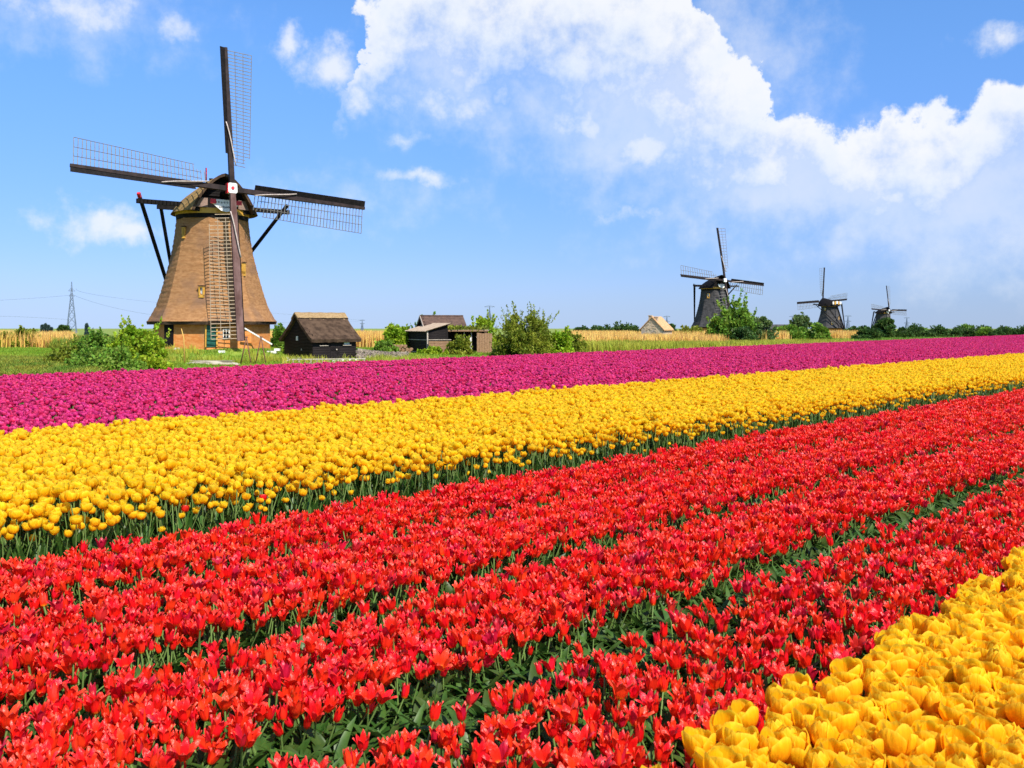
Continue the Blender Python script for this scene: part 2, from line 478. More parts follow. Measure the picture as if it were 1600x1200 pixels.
M['cap_wall'] = material('cap_side_boards', (0.22, 0.15, 0.12), (0.30, 0.20, 0.16), 0.85, 3.0, bump=0.3)
M['glass'] = material('window_glass', (0.40, 0.50, 0.56), (0.55, 0.62, 0.66), 0.15, 3.0, spec=0.6)
M['black_board'] = material('black_board', (0.010, 0.008, 0.008), (0.024, 0.019, 0.018), 0.7, 2.2, bump=0.4, bump_scale=24, stretch=(0.35, 0.35, 3), spec=0.1)
M['iron'] = material('rusty_iron', (0.12, 0.05, 0.03), (0.20, 0.09, 0.05), 0.75, 9.0)
M['grey_wood'] = material('grey_wood', (0.33, 0.28, 0.22), (0.48, 0.42, 0.34), 0.85, 4.0, bump=0.3)
M['brown_wood'] = material('brown_wood', (0.20, 0.11, 0.058), (0.31, 0.185, 0.10), 0.8, 4.0, bump=0.3, stretch=(1, 1, 3))
M['rust_roof'] = material('rusty_sheet', (0.062, 0.036, 0.026), (0.105, 0.060, 0.042), 0.8, 2.0, bump=0.3)
M['sheet'] = material('corrugated_sheet', (0.30, 0.22, 0.15), (0.40, 0.31, 0.22), 0.8, 2.5)
M['stone'] = material('pale_stone', (0.40, 0.29, 0.18), (0.56, 0.45, 0.32), 0.9, 3.2, bump=0.7, bump_scale=9, thirds=(0.7, (0.34, 0.29, 0.25), 0.5, 0.66))
M['boat'] = material('boat_planks', (0.16, 0.14, 0.09), (0.40, 0.36, 0.27), 0.9, 1.6, bump=0.5, stretch=(0.5, 3, 3), contrast=(0.42, 0.58))
M['rubble'] = material('rubble_stone', (0.085, 0.07, 0.058), (0.24, 0.19, 0.14), 0.9, 2.5, bump=0.5, island=0.4)
M['roof_tile'] = material('ruin_tiles', (0.42, 0.23, 0.10), (0.55, 0.34, 0.17), 0.9, 3.0, bump=0.5)
M['bark'] = material('bark', (0.11, 0.085, 0.06), (0.19, 0.15, 0.11), 0.9, 6.0, bump=0.5)
M['steel'] = material('hazed_steel', (0.12, 0.16, 0.22), (0.16, 0.20, 0.27), 0.6, 1.0)  # blue of distant haze mixed into the steel grey
M['wire'] = material('power_wire', (0.20, 0.25, 0.32), None, 0.6)


# ------------------------------------------------------------------ windmills
def lerp_tab(tab, x):
    return float(np.interp(x, [a for a, _ in tab], [b for _, b in tab]))


BODY = [(1.78, 6.10), (2.2, 5.82), (3.18, 5.30), (4.2, 4.96), (5.06, 4.70), (6.4, 4.33), (8.19, 3.88), (10.0, 3.58), (11.63, 3.40)]


def make_mill(name, label, axis, base_z, hub_px, tips, theta, k, detail, dark, octo, lattice_mat, group):
    """k squeezes the tower's height; tips are where the four sail ends are seen: up, right, down, left (None: hidden)"""
    root = thing(name, label, 'windmill', (axis[0], axis[1], base_z), group=group)
    th_m = M['thatch_dark'] if dark else M['thatch']
    cap_m = M['tar'] if dark else M['thatch_cap']
    cx, cy = axis
    Z0 = -0.58                                # profile tables start at the foot of the wall
    zz = lambda z: (z - Z0) * k               # table height -> local height
    O = [octo + i * math.pi / 4 for i in range(8)]      # corner angles, 0 = straight towards -Y, growing towards +X
    ring = lambda r, z: [Vector((r * math.sin(a), -r * math.cos(a), z)) for a in O]

    def surf(ang, z):
        """point and outward normal of the thatch at a compass angle"""
        i = math.floor((ang - octo) / (math.pi / 4))
        mid = octo + (i + 0.5) * math.pi / 4
        r = lerp_tab(BODY, z / k + Z0) * math.cos(math.pi / 8) / math.cos(ang - mid)
        r2 = lerp_tab(BODY, z / k + Z0 + 0.3) * math.cos(math.pi / 8)
        r1 = lerp_tab(BODY, z / k + Z0 - 0.3) * math.cos(math.pi / 8)
        nrm = Vector((math.sin(mid), -math.cos(mid), (r1 - r2) / (0.6 * k))).normalized()
        return Vector((r * math.sin(ang), -r * math.cos(ang), z)), nrm, mid

    # foot of brick
    b = MB()
    b.grid([ring(5.50, -2.6), ring(5.42, zz(1.55))], 0, True, False)
    b.build('brick_base', M['brick'], root)
    # thatched tower; each of its faces is slightly hollowed like the real skirt
    b = MB()
    zs = np.linspace(1.78, 11.63, 84)
    rows = []
    for z in zs:
        r = lerp_tab(BODY, z)
        pts = []
        for i in range(8):
            a0, a1 = O[i], O[i] + math.pi / 4
            p0 = Vector((math.sin(a0), -math.cos(a0), 0)); p1 = Vector((math.sin(a1), -math.cos(a1), 0))
            for q in np.linspace(0, 1, 5)[:-1]:
                bow = 1 + 0.018 * math.sin(math.pi * q)
                if q == 0: bow = 0.992
                jit = (0.05 * math.sin(i * 7 + q * 31) * math.sin(q * 13 + i) if z < 1.8 else 0) + 0.012 * math.sin(z * 9.1 + i * 2.2 + q * 5) + 0.01 * math.sin(z * 23 + q * 17 + i)
                cw = z / 0.47 + 0.35 * math.sin(q * 3 + i * 1.7 + z * .6)
                jit += 0.055 * ((math.floor(cw) + 1 - cw) - .5) * (1.0 if i == 6 else 0.2)
                pts.append((p0.lerp(p1, q)) * (r * bow + jit) + Vector((0, 0, zz(z))))
        rows.append(pts)
    for i in range(8):                        # each face by itself, so that the corners stay crisp
        b.grid([[(r_0 + r_0)[j] for j in range(i * 4, i * 4 + 5)] for r_0 in rows], 0, False, True)
    bo = b.build('thatched_tower', th_m, root)
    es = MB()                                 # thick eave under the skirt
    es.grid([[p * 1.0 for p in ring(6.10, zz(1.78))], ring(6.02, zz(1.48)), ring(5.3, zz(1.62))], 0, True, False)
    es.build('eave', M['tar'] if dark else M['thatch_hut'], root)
    def hoop(nm, m_, z0, z1, r0, r1):
        q = MB(); n = 40
        c = lambda r, z: [Vector((r * math.sin(2 * math.pi * i / n), -r * math.cos(2 * math.pi * i / n), z)) for i in range(n)]
        q.grid([c(r0 - .4, z0), c(r0, z0), c(r1, z1), c(r1 - .4, z1)], 0, True, False)
        q.build(nm, m_, root)
    hoop('black_ring', M['tar'], zz(11.60), zz(12.0), 3.36, 3.40)
    hoop('ochre_ring', M['ochre'], zz(12.0) + 0.004, zz(12.50), 3.44, 3.44)

    # cap
    f = Vector((math.sin(theta), -math.cos(theta), 0)); r_ = Vector((math.cos(theta), math.sin(theta), 0)); up = Vector((0, 0, 1))
    CB = zz(12.42)
    L = lambda a, bq, z: f * a + r_ * bq + up * (CB + z)
    hw = [(-4.4, 0.7), (-3.9, 1.9), (-3.0, 2.9), (-1.5, 3.65), (0.5, 4.0), (2.2, 3.75), (3.3, 3.3), (3.6, 3.1)]
    hh = [(-4.4, 0.7), (-3.9, 1.15), (-3.0, 1.65), (-1.5, 2.2), (0.5, 2.75), (2.2, 3.1), (3.3, 3.3), (3.6, 3.35)]
    rows = []
    aa = [-4.4, -4.2, -3.9, -3.4, -2.7, -1.8, -0.8, 0.3, 1.3, 2.3, 3.0, 3.6]
    N = 18
    def section(a, shrink=0.0):
        wv_, hv_ = lerp_tab(hw, a) - shrink, lerp_tab(hh, a) - shrink
        o = []
        for i in range(N + 1):
            u = -1 + 2 * i / N
            prof = (1 - abs(u) ** 1.5) ** 0.86
            o.append(L(a + 0.25 * (1 - abs(u)) * (a > 3), u * wv_, prof * hv_ - 0.28 * abs(u) ** 4))
        return o
    for a in aa: rows.append(section(a))
    b = MB(); b.grid(rows, 0, False, True)
    inner = section(3.6, 0.28)
    b.grid([rows[-1], inner], 1, False, False)
    b.grid([inner, [p - f * 0.9 for p in inner]], 1, False, False)
    b.poly(list(reversed(rows[0])), 0)
    b.build('cap', [cap_m, M['tar'] if dark else M['thatch_hut']], root)
    inn2 = section(2.75, 0.30)
    b = MB(); b.poly(inn2, 0)
    b.build('cap_front', M['tar'], root)
    if detail > 0:
        for j in range(7):                    # weatherboards of the front gable
            z = 1.35 + j * 0.24
            wd = 2.5 * (1 - (z / 3.2) ** 2) ** 0.5
            q = MB(); q.box((0, 0, 0), (2 * wd, 0.05, 0.21), 0, Matrix.Rotation(theta, 3, 'Z').to_4x4() @ Matrix.Rotation(R(-8), 4, 'X'))
            place('weatherboard', q.mesh('weatherboard', M['tar']), root, L(2.86, 0, z))
        for sgn in (-1, 1):
            q = MB(); q.box((0, 0, 0), (1.25, 0.08, 0.85), 0, Matrix.Rotation(theta + sgn * 0.35, 3, 'Z').to_4x4())
            place('side_panel', q.mesh('side_panel', M['cap_wall']), root, L(2.95, sgn * 2.05, 0.55))
    # painted beard under the shaft
    q = MB()
    prof = [(-1.35, 0.72), (-1.35, 0.40), (-0.9, 0.02), (-0.45, -0.32), (0, -0.42), (0.45, -0.32), (0.9, 0.02), (1.35, 0.40), (1.35, 0.72)]
    fr = [L(3.95, x, z + 0.1) for x, z in prof]; bk = [p - f * 0.08 for p in fr]
    q.poly(fr); q.poly(list(reversed(bk))); q.grid([fr, bk], 0, True, False)
    q.build('beard', M['white'], root)
    if detail > 0:
        for sgn in (-1, 1):
            q = MB(); q.box((0, 0, 0), (0.52, 0.1, 0.4), 0, Matrix.Rotation(theta, 3, 'Z').to_4x4())
            place('beard_corner', q.mesh('beard_corner', M['red_paint']), root, L(4.03, sgn * 1.22, 0.60))
        q = MB()
        for i in range(16):                   # the black curls of the scrollwork
            u = -0.95 + 1.9 * (i % 8) / 7; z = (0.55 if i < 8 else 0.26) - (0.0 if i < 8 else 0.0)
            if i >= 8: u *= 0.62; z = 0.12
            ce = L(3.962, u, z + 0.03 * math.sin(i * 2.1))
            ringp = [ce + r_ * 0.085 * math.cos(t) + up * 0.085 * math.sin(t) for t in np.linspace(0, 2 * math.pi, 9)[:-1]]
            ringi = [ce + r_ * 0.04 * math.cos(t) + up * 0.04 * math.sin(t) for t in np.linspace(0, 2 * math.pi, 9)[:-1]]
            q.grid([ringp, ringi], 0, True, False)
        tag(q.build('scrollwork', M['tar'], root), kind='stuff')

    # windshaft, hub, sails
    tau = R(7)
    wn = (f * math.cos(tau) + up * math.sin(tau)).normalized()
    hub_a = 5.0
    Yh = cy + (f * hub_a).y
    hub_w = at(hub_px[0], hub_px[1], Yh)
    hub = hub_w - Vector((cx, cy, base_z))
    q = MB(); q.tube([hub - wn * 3.0, hub + wn * 0.3], [0.42, 0.36], 0, 10)
    q.build('windshaft', M['tar'], root)
    q = MB()
    rr = Matrix((r_, wn.cross(r_) * -1, wn)).transposed()
    e_up = (up - wn * up.dot(wn)).normalized()
    hexa = [hub + wn * 0.33 + r_ * x + e_up * z for x, z in ((-.42, .38), (-.30, .48), (.30, .48), (.42, .38), (.42, -.38), (.30, -.48), (-.30, -.48), (-.42, -.38))]
    q.grid([[p - wn * 0.5 for p in hexa], hexa], 0, True, False, True)
    hub_o = q.build('hub', M['white'], root)
    if detail > 0:
        q = MB(); q.tube([hub + wn * 0.30, hub + wn * 0.40], 0.16, 0, 10)
        q.build('hub_star', M['red_paint'], hub_o)
        q = MB(); q.box((0, 0, 0), (0.10, 0.55, 0.92), 0, Matrix.Rotation(theta, 3, 'Z').to_4x4())
        place('hub_side', q.mesh('hub_side', M['red_paint']), hub_o, hub + wn * 0.05 - r_ * 0.46)
    bar_me = MB().box((0.5, 0, 0), (1, 0.04, 0.062)).mesh('sail_bar', lattice_mat)
    bar_tan = MB().box((0.5, 0, 0), (1, 0.04, 0.062)).mesh('sail_bar', M['lattice_tan'])
    dirs, lens = {}, {}
    for i, tp in enumerate(tips):
        if tp is None: continue
        ray = at(tp[0], tp[1], 1.0) - Vector((0, 0, ZC))
        tt = (hub_w - Vector((0, 0, ZC))).dot(wn) / ray.dot(wn)
        v = Vector((0, 0, ZC)) + ray * tt - hub_w
        dirs[i], lens[i] = v.normalized(), v.length
    for i in range(4):
        if i not in dirs: dirs[i], lens[i] = -dirs[(i + 2) % 4], lens[(i + 2) % 4]
    print(name, 'sails', {i: round(l, 2) for i, l in lens.items()})
    for i in range(4):
        e, Ls = dirs[i], lens[i]
        e = (e - wn * e.dot(wn)).normalized()
        t = e.cross(wn).normalized()          # side of the lattice, as seen from in front
        n = e.cross(t)
        if n.dot(wn) < 0: pass
        off = 0.16 if i % 2 == 0 else -0.16   # one stock passes before the other
        MT = Matrix((t, n, e)).transposed().to_4x4()
        MT.translation = hub + wn * (off - 0.05)
        fs = 1.0 if n.dot(wn) > 0 else -1.0   # +y of the sail frame towards the front
        low_sail = (i == 2 and not dark)  # the lower sail gets the stock colour with sunlight painted in
        q = MB()
        q.grid([[(-a / 2, -c / 2, z), (a / 2, -c / 2, z), (a / 2, c / 2, z), (-a / 2, c / 2, z)] for z, a, c in
                ((0.0, .46, .40), (Ls * .3, .44 if not low_sail else .62, .36), (Ls * .6, .36 if not low_sail else .68, .30), (Ls, .26 if not low_sail else .62, .24))], 0, True, False, True)
        so = q.build('sail', M['stock_sunlit'] if low_sail else M['stock'], root)
        so.matrix_local = MT
        z0, z1 = Ls * 0.17, Ls - 0.25
        tw = lambda z: R(20 - 14 * (z - z0) / (z1 - z0)) * -fs
        wd = lambda z: 2.15 + 0.45 * (z - z0) / (z1 - z0)
        # leading board along the other side
        q = MB()
        rows = []
        for z in np.linspace(Ls * 0.24 if i in (0, 3) else Ls * .16, Ls - 0.02, 7):
            a = tw(z) * 0.9 + R(10) * -fs
            w0, w1 = 0.12, (0.62 if i != 1 else 0.74)
            if z > Ls * .24 and i == 3: w1 = 0.62
            if i == 2: w1 = 0.42
            dx, dy = -math.cos(a), -math.sin(a)
            thick = 0.03
            rows.append([(dx * w0, dy * w0 - thick, z), (dx * w1, dy * w1 - thick, z), (dx * w1, dy * w1 + thick, z), (dx * w0, dy * w0 + thick, z)])
        q.grid(rows, 0, True, False, True)
        q.build('leading_board', M['tar'], so)
        nb_ = 34 if detail > 0 else 16
        thin = 1.0 if detail > 0 else 1.6
        for z in np.linspace(z0, z1, nb_):
            a = tw(z)
            place('sail_bar', bar_tan if low_sail else bar_me, so, (0, 0.0, z), (0, 0, a), (wd(z) + (0.0 if z > z0 + 1.0 else -0.5), thin, thin))
        for qf in ((1.0, 0.66, 0.34) if detail > 0 else (1.0, 0.5)):
            pts = []
            for z in np.linspace(z0 + (0.9 if qf == 1 else 0.3), z1, 8):
                a = tw(z); pts.append((math.cos(a) * wd(z) * qf, math.sin(a) * wd(z) * qf + 0.02 * fs, z))
            q = MB(); q.tube(pts, 0.03 * thin, 0, 4, smooth=False)
            q.build('hem_lath', M['lattice_tan'] if low_sail else lattice_mat, so)
        # the furled cloth lies as a thin roll across the stock
        q = MB()
        tz = np.linspace(0, 1, 8)
        q.tube([(-0.38 + 0.75 * u, fs * (0.30 + 0.12 * math.sin(u * 3.1)), Ls * (0.46 - 0.30 * u) + 0.15 * math.sin(u * 6)) for u in tz], 0.055 * thin, 0, 6)
        q.build('furled_cloth', M['cloth'], so)

    # tail: two cross beams, braces to the foot of the tail pole
    foot = f * -9.0 * (1 if detail else 0.95) + up * max(0.8, 1.2 - base_z * 0)
    beams = [('long_beam', 1.2, 7.0, 0.42), ('short_beam', -2.2, 4.3, 0.38)]
    for nm, a, hb, th in beams:
        q = MB(); q.bar(L(a, -hb - .35, 0.45), L(a, hb + .35, 0.45), 0.34, th)
        q.build(nm, M['tar'], root)
        for sgn in (-1, 1):
            topp = L(a - 0.25, sgn * hb, 0.85)
            q = MB(); q.bar(topp, foot + r_ * sgn * 0.3, 0.27, 0.27)
            br = q.build('tail_brace', M['tar'], root)
            if detail > 0 and hb > 5:
                q = MB(); q.bar(topp, topp + (topp - foot).normalized() * 0.45, 0.28, 0.28)
                q.build('brace_tip', M['red_paint'] if sgn < 0 else M['tar'], br)
    q = MB(); q.bar(L(-4.0, 0, 0.5), foot, 0.42, 0.42)
    q.build('tail_pole', M['tar'], root)
    q = MB(); q.bar(foot - r_ * 0.8 + up * .5, foot + r_ * 0.8 + up * .5, 0.2, 0.2); q.bar(foot + up * 1.0, foot - up * (foot.z + .4), 0.35, 0.35)
    q.build('tail_winch', M['tar'], root)
    return root, surf, L, f, r_, zz


GM = 'windmills on the meadow'
mill, surf, capL, cf, crr, zzm = make_mill('windmill', 'large brown thatched windmill on brick base, nearest of the four', MILL, -0.58, (362, 295),
    [(352, 75), (571, 325), (375, 533), (110, 257)], R(36), 1.0, 1, False, R(13), M['lattice'], GM)


def find_ang(px, py, root, srf):
    best = None
    base = root.location
    for a in np.linspace(-1.5, 1.5, 301):
        z = None
        for _ in range(2):
            zl = (6 if z is None else z)
            p, _, _ = srf(a, zl)
            Yw = base.y + p.y
            z = ZC + (YH - py) / F * Yw - base.z
        p, nrm, mid = srf(a, z)
        ppx = 800 + F * (base.x + p.x) / (base.y + p.y)
        if best is None or abs(ppx - px) < best[0]: best = (abs(ppx - px), a, z)
    return best[1], best[2]


def mill_window(root, srf, px, py, wd, hg, lit):
    a, z = find_ang(px, py, root, srf)
    p, nrm, mid = srf(a, z)
    rz = Matrix.Rotation(mid, 4, 'Z')
    q = MB()
    for bx, bz, sx, sz in ((-wd / 2, 0, .09, hg), (wd / 2, 0, .09, hg), (0, hg / 2, wd + .09, .09), (0, -hg / 2 + .04, wd + .09, .26 if lit else hg * .45)):
        q.box((bx, -0.12, bz), (sx, 0.30, sz))
    o = q.build('window', M['ochre'], root); o.location = p; o.rotation_euler = (0, 0, mid)
    q = MB(); q.box((0, -0.05, 0.04), (wd - .12, 0.06, hg - .16))
    pn = q.build('pane', M['glass'] if lit else M['ochre'], o)
    q = MB(); q.box((0, -0.16, hg / 2 + .12), (wd + .22, 0.36, 0.07))
    q.build('hood', M['thatch_hut'], o)


mill_window(mill, surf, 288.5, 363, 0.18, 0.85, False)
mill_window(mill, surf, 316.5, 456, 0.40, 0.90, True)
mill_window(mill, surf, 379, 420, 0.18, 1.0, False)
# white bargeboard stripes, door and frame in the brick foot
def base_at(px, Y0=83.0):
    best = None
    for a in np.linspace(-1.5, 1.5, 601):
        i = math.floor((a - R(13)) / (math.pi / 4)); mid = R(13) + (i + .5) * math.pi / 4
        r = 5.45 * math.cos(math.pi / 8) / math.cos(a - mid)
        p = Vector((r * math.sin(a), -r * math.cos(a), 0))
        ppx = 800 + F * (MILL[0] + p.x) / (MILL[1] + p.y)
        if best is None or abs(ppx - px) < best[0]: best = (abs(ppx - px), p, mid)
    return best[1], best[2]
p, mid = base_at(329.5)
q = MB(); q.box((0, -0.02, 1.0), (0.86, 0.12, 2.0))
dr = q.build('door', M['green_paint'], mill); dr.location = p; dr.rotation_euler = (0, 0, mid)
q = MB()
for j in range(3): q.box((0, -0.10, 0.35 + j * .65), (0.84, 0.05, 0.12))
q.build('door_ledge', M['green_paint'], dr)
for sx in (-.5, .5):
    q = MB(); q.box((sx, -0.04, 1.02), (0.13, 0.2, 2.05)); q.build('door_frame', M['ochre'], dr)
q = MB(); q.tube([(0.3, -.1, 1.0), (0.3, -.18, 1.0)], 0.04); q.build('handle', M['iron'], dr)
p, mid = base_at(353)
q = MB(); q.box((0, -0.03, 1.2), (0.5, 0.1, 0.8))
o = q.build('window', M['tar'], mill); o.location = p; o.rotation_euler = (0, 0, mid)
for bx, bz, sx, sz in ((-.27, 1.2, .08, .9), (.27, 1.2, .08, .9), (0, 1.62, .6, .08), (0, .78, .6, .08), (0, 1.2, .05, .8)):
    q = MB(); q.box((bx, -0.07, bz), (sx, 0.1, sz)); q.build('frame', M['white'], o)
p, mid = base_at(264)
q = MB(); q.box((0, -0.03, 1.1), (0.9, 0.1, 2.0)); o = q.build('dark_door', M['tar'], mill); o.location = p; o.rotation_euler = (0, 0, mid)
# flagpole on the back of the cap
q = MB(); q.tube([(0, 0, 0), (0, 0, 2.6)], 0.05, 0, 6)
fp = q.build('cap_pole', M['white'], mill)
pw_ = at(316.5, 285, 90.5) - mill.location
fp.location = capL(-3.3, 0.4, 0.9); fp.location.z = capL(0, 0, 0.9).z
pxs = 800 + F * (MILL[0] + fp.location.x) / (MILL[1] + fp.location.y)
print('pole px', pxs)
q = MB(); q.tube([(0, 0, 2.603), (0, 0, 4.0)], 0.075, 0, 6)
q.build('pole_tip', M['red_paint'], fp)

q = dict(detail=0, dark=True, octo=R(2), lattice_mat=M['lattice'])
m2, s2, *_ = make_mill('windmill', 'dark grey thatched windmill rising behind the tall willow clump', (54.9, 245), -1.6, (1132.4, 438), [(1121, 356), (1194, 446), None, (1064, 429)], R(23), 1.0, 0, True, R(-8), M['lattice'], GM)
m3, s3, *_ = make_mill('windmill', 'dark windmill seen from its tail side, with pale painted cap end', (131.0, 371), -2.15, (1286, 471), [(1288, 418), (1245, 474.5), None, (1323, 467)], R(202.6), 0.86, 0, True, R(10), M['lattice'], GM)
m4, s4, *_ = make_mill('windmill', 'smallest and farthest dark windmill, half hidden behind a round tree', (207.0, 502), -2.5, (1389, 485), [(1385, 446.5), (1417, 485.5), None, (1362, 482)], R(22.5), 0.78, 0, True, R(0), M['lattice'], GM)
mill_window(m2, s2, 1107, 462, 0.6, 1.2, True)
mill_window(m3, s3, 1289.5, 483, 0.6, 1.0, True)
mill_window(m3, s3, 1300, 505, 0.6, 1.0, True)
mill_window(m3, s3, 1310, 497, 0.5, 1.0, True)
# painted boards over the tail end of the third cap
th = R(202.6); f3 = Vector((math.sin(th), -math.cos(th), 0)); r3 = Vector((math.cos(th), math.sin(th), 0))
for k_ in range(5):
    q = MB(); q.box((0, 0, 0), (0.62, 0.10, 1.5 - 0.2 * abs(k_ - 2)), 0, Matrix.Rotation(th, 3, 'Z').to_4x4())
    c3 = f3 * -4.3 + r3 * (k_ - 2) * 0.95 + Vector((0, 0, 13.0 * 0.86 + 1.05))
    place('painted_board', q.mesh('painted_board', M['ochre'] if k_ % 2 else M['white']), m3, c3)

# ------------------------------------------------------------------ the black hut
def local(o, alpha):
    c, s_ = math.cos(alpha), math.sin(alpha)
    return lambda u, v, z: Vector((u * c - v * s_, u * s_ + v * c, z))


HY = 84.0
hc = on_ground(488.5, HY)                     # its nearest corner
hut = thing('hut', 'black plank hut with thatched gable roof beside the big windmill', 'hut', (hc.x, hc.y, ZC - 57.5 / F * HY))
HA = R(44)                                    # the long wall runs off to the right and away, the gable to the left and away
du = Vector((math.cos(HA), math.sin(HA), 0)); dv = Vector((-math.sin(HA), math.cos(HA), 0)); uz = Vector((0, 0, 1))
LL, WW, EV, RG = 4.85, 5.2, 2.32, 4.25
hp = lambda u, v, z: du * u + dv * v + uz * z
rotz = Matrix.Rotation(HA, 4, 'Z')
b = MB()
b.grid([[hp(.06, .06, -0.8), hp(LL - .06, .06, -0.8), hp(LL - .06, WW - .06, -0.8), hp(.06, WW - .06, -0.8)], [hp(.06, .06, EV), hp(LL - .06, .06, EV), hp(LL - .06, WW - .06, EV), hp(.06, WW - .06, EV)]], 0, True, False)
for u in (.06, LL - .06):
    b.poly([hp(u, .06, EV), hp(u, WW / 2, RG - .1), hp(u, WW - .06, EV)])
b.build('wall', M['tar'], hut)
# lapped boards of the long wall, leaving out the door
for j in range(10):
    z = 0.06 + j * 0.222
    for (u0, u1) in ((0, 1.95), (2.95, LL)) if j < 8 else ((0, LL),):
        if 6 <= j < 9:
            cut = [(u0, 0.75), (1.6, u1)] if u0 == 0 and j < 8 else ([(2.95, 3.35), (4.15, LL)] if u0 > 0 else [(0, .75), (1.6, 3.35), (4.15, LL)])
        else:
            cut = [(u0, u1)]
        for a_, c_ in cut:
            q = MB(); q.box((0, 0, 0), (c_ - a_ - .01, 0.035, 0.235), 0, rotz @ Matrix.Rotation(R(-7), 4, 'X'))
            place('board', q.mesh('board', M['black_board']), hut, hp((a_ + c_) / 2, 0.02 + random.uniform(-.006, .006), z + 0.11))
for j in range(13):                           # boards of the gable wall
    z = 0.06 + j * 0.30
    hwid = WW / 2 if z < EV else (WW / 2) * max(0.05, (RG - z - .25) / (RG - EV))
    q = MB(); q.box((0, 0, 0), (0.035, 2 * hwid - .02, 0.31), 0, rotz)
    place('board', q.mesh('board', M['black_board']), hut, hp(0.02, WW / 2, z + .14))
q = MB()
for j in range(4): q.box((0.125 + j * .25, 0, .9), (.238, .05 + .01 * (j % 2), 1.78))
dr = q.build('door', M['black_board'], hut); dr.location = hp(1.95, -0.0, 0.0); dr.rotation_euler = (0, 0, HA)
q = MB(); q.box((0.5, -.05, 1.0), (.9, .05, .09)); q.build('door_rail', M['black_board'], dr)
q = MB(); q.box((0.62, -.09, 1.0), (.12, .06, .12)); q.build('latch', M['grey_wood'], dr)
for u0, lit in ((1.18, False), (3.75, True)):
    q = MB(); q.box((0, 0.03, 0), (.72, .05, .62)); wdw = q.build('window', M['glass'] if lit else M['tar'], hut)
    wdw.location = hp(u0, 0, 1.74); wdw.rotation_euler = (0, 0, HA)
    q = MB(); q.box((0, -.06, -.36), (.95, .12, .06)); q.build('sill', M['grey_wood'], wdw)
    q = MB(); q.box((-.385, -.02, 0), (.06, .1, .66)); q.box((.385, -.02, 0), (.06, .1, .66)); q.build('frame', M['tar'], wdw)
q = MB(); q.tube([(0, 0, 0), (0, -.10, 0)], 0.13, 0, 10); o = q.build('lamp', M['white'], hut); o.location = hp(4.5, -.02, 1.82); o.rotation_euler = (0, 0, HA)
q = MB(); q.box((0, 0, 0), (.06, .26, .42)); o = q.build('gable_window', M['white'], hut); o.location = hp(-.03, 2.75, 2.05); o.rotation_euler = (0, 0, HA)
q = MB(); q.box((0, 0, 0), (.05, .10, .16)); o = q.build('hasp', M['grey_wood'], hut); o.location = hp(-.05, 1.9, 1.0); o.rotation_euler = (0, 0, HA)
# thatch: two thick slopes with ragged eaves, and a paler ridge
def roof_slope(sgn):
    b = MB()
    n, k = 14, 8
    ridge = WW / 2
    top, bot = [], []
    for i in range(n + 1):
        u = -0.35 + (LL + .7) * i / n
        rt, rb = [], []
        for j in range(k + 1):
            q_ = j / k
            v = ridge + sgn * (WW / 2 + .42) * q_
            z = RG + .22 - (RG - EV + .55) * (q_ + 0.06 * math.sin(q_ * math.pi)) + 0.02 * math.sin(i * 3.1 + j * 1.7)
            rt.append(hp(u, v, z)); rb.append(hp(u, v - sgn * .06, z - .30 + .02 * math.sin(i * 2.3)))
        top.append(rt); bot.append(rb)
    b.grid(top, 0, False, True); b.grid(list(reversed(bot)), 0, False, True)
    b.grid([[r_[-1] for r_ in top], [r_[-1] for r_ in bot]], 0, False, False)
    for e_ in (0, -1): b.grid([top[e_], bot[e_]], 0, False, False)
    return b
for sgn in (-1, 1): roof_slope(sgn).build('thatched_roof', M['thatch_hut'], hut)
b = MB(); rows = []
for i in range(15):
    u = -0.40 + (LL + .8) * i / 14
    rows.append([hp(u, WW / 2 + x, RG + .30 - abs(x) * .80 - .1 * x * x + 0.02 * math.sin(i * 2 + x * 9)) for x in (-.62, -.4, -.2, 0, .2, .4, .62)])
b.grid(rows, 0, False, True); b.grid([[p - uz * .16 for p in r_] for r_ in reversed(rows)], 0, False, True)
for e_ in (0, -1): b.grid([rows[e_], [p - uz * .16 for p in rows[e_]]])
b.build('ridge_cap', M['thatch_ridge'], hut)

# jetty rail, planks and litter before the hut
jc = at(512, 568, 78.5)
jet = thing('low_railing', 'low wooden railing along the grass edge in front of the black hut', 'railing', (jc.x, jc.y, hz(jc.x, jc.y)))
q = MB(); q.bar((-3.0, -.5, .52), (3.2, .6, .55), .16, .09); q.build('top_rail', M['grey_wood'], jet)
q = MB(); q.bar((-3.0, -.5, .18), (3.2, .6, .2), .10, .08); q.build('bottom_rail', M['grey_wood'], jet)
pm = MB().box((0, 0, .22), (.1, .1, .62)).mesh('post', M['grey_wood'])
for i in range(13): place('post', pm, jet, (-2.9 + i * .5, -.49 + i * .5 * .178, 0))
q = MB(); q.bar((-3.1, -.55, .55), (-4.3, -.9, 0.0), .10, .10); q.build('end_brace', M['grey_wood'], jet)
def plank(nm, label, cat, p0, p1, Y0, Y1, w_, h_, m_):
    a, c = at(*p0, Y0), at(*p1, Y1)
    o = MB().bar((0, 0, 0), c - a, w_, h_).build(nm, m_)
    o.location = a
    tag(o, label, cat)
plank('plank', 'long pale plank leaning low along the foot of the hut wall', 'plank', (519, 565.5), (557, 562.5), 83, 84.5, .10, .28, M['white'])
plank('brown_plank', 'reddish brown plank lying at the near corner of the black hut', 'plank', (486, 566), (512, 564), 82.5, 83.4, .15, .24, M['brown_wood'])
plank('sloping_pole', 'white pole slanting down from the big mill brick foot', 'pole', (382, 513), (424.5, 538), 83.5, 86.0, .13, .13, M['white'])
wp = on_ground(286.5, 83.2)
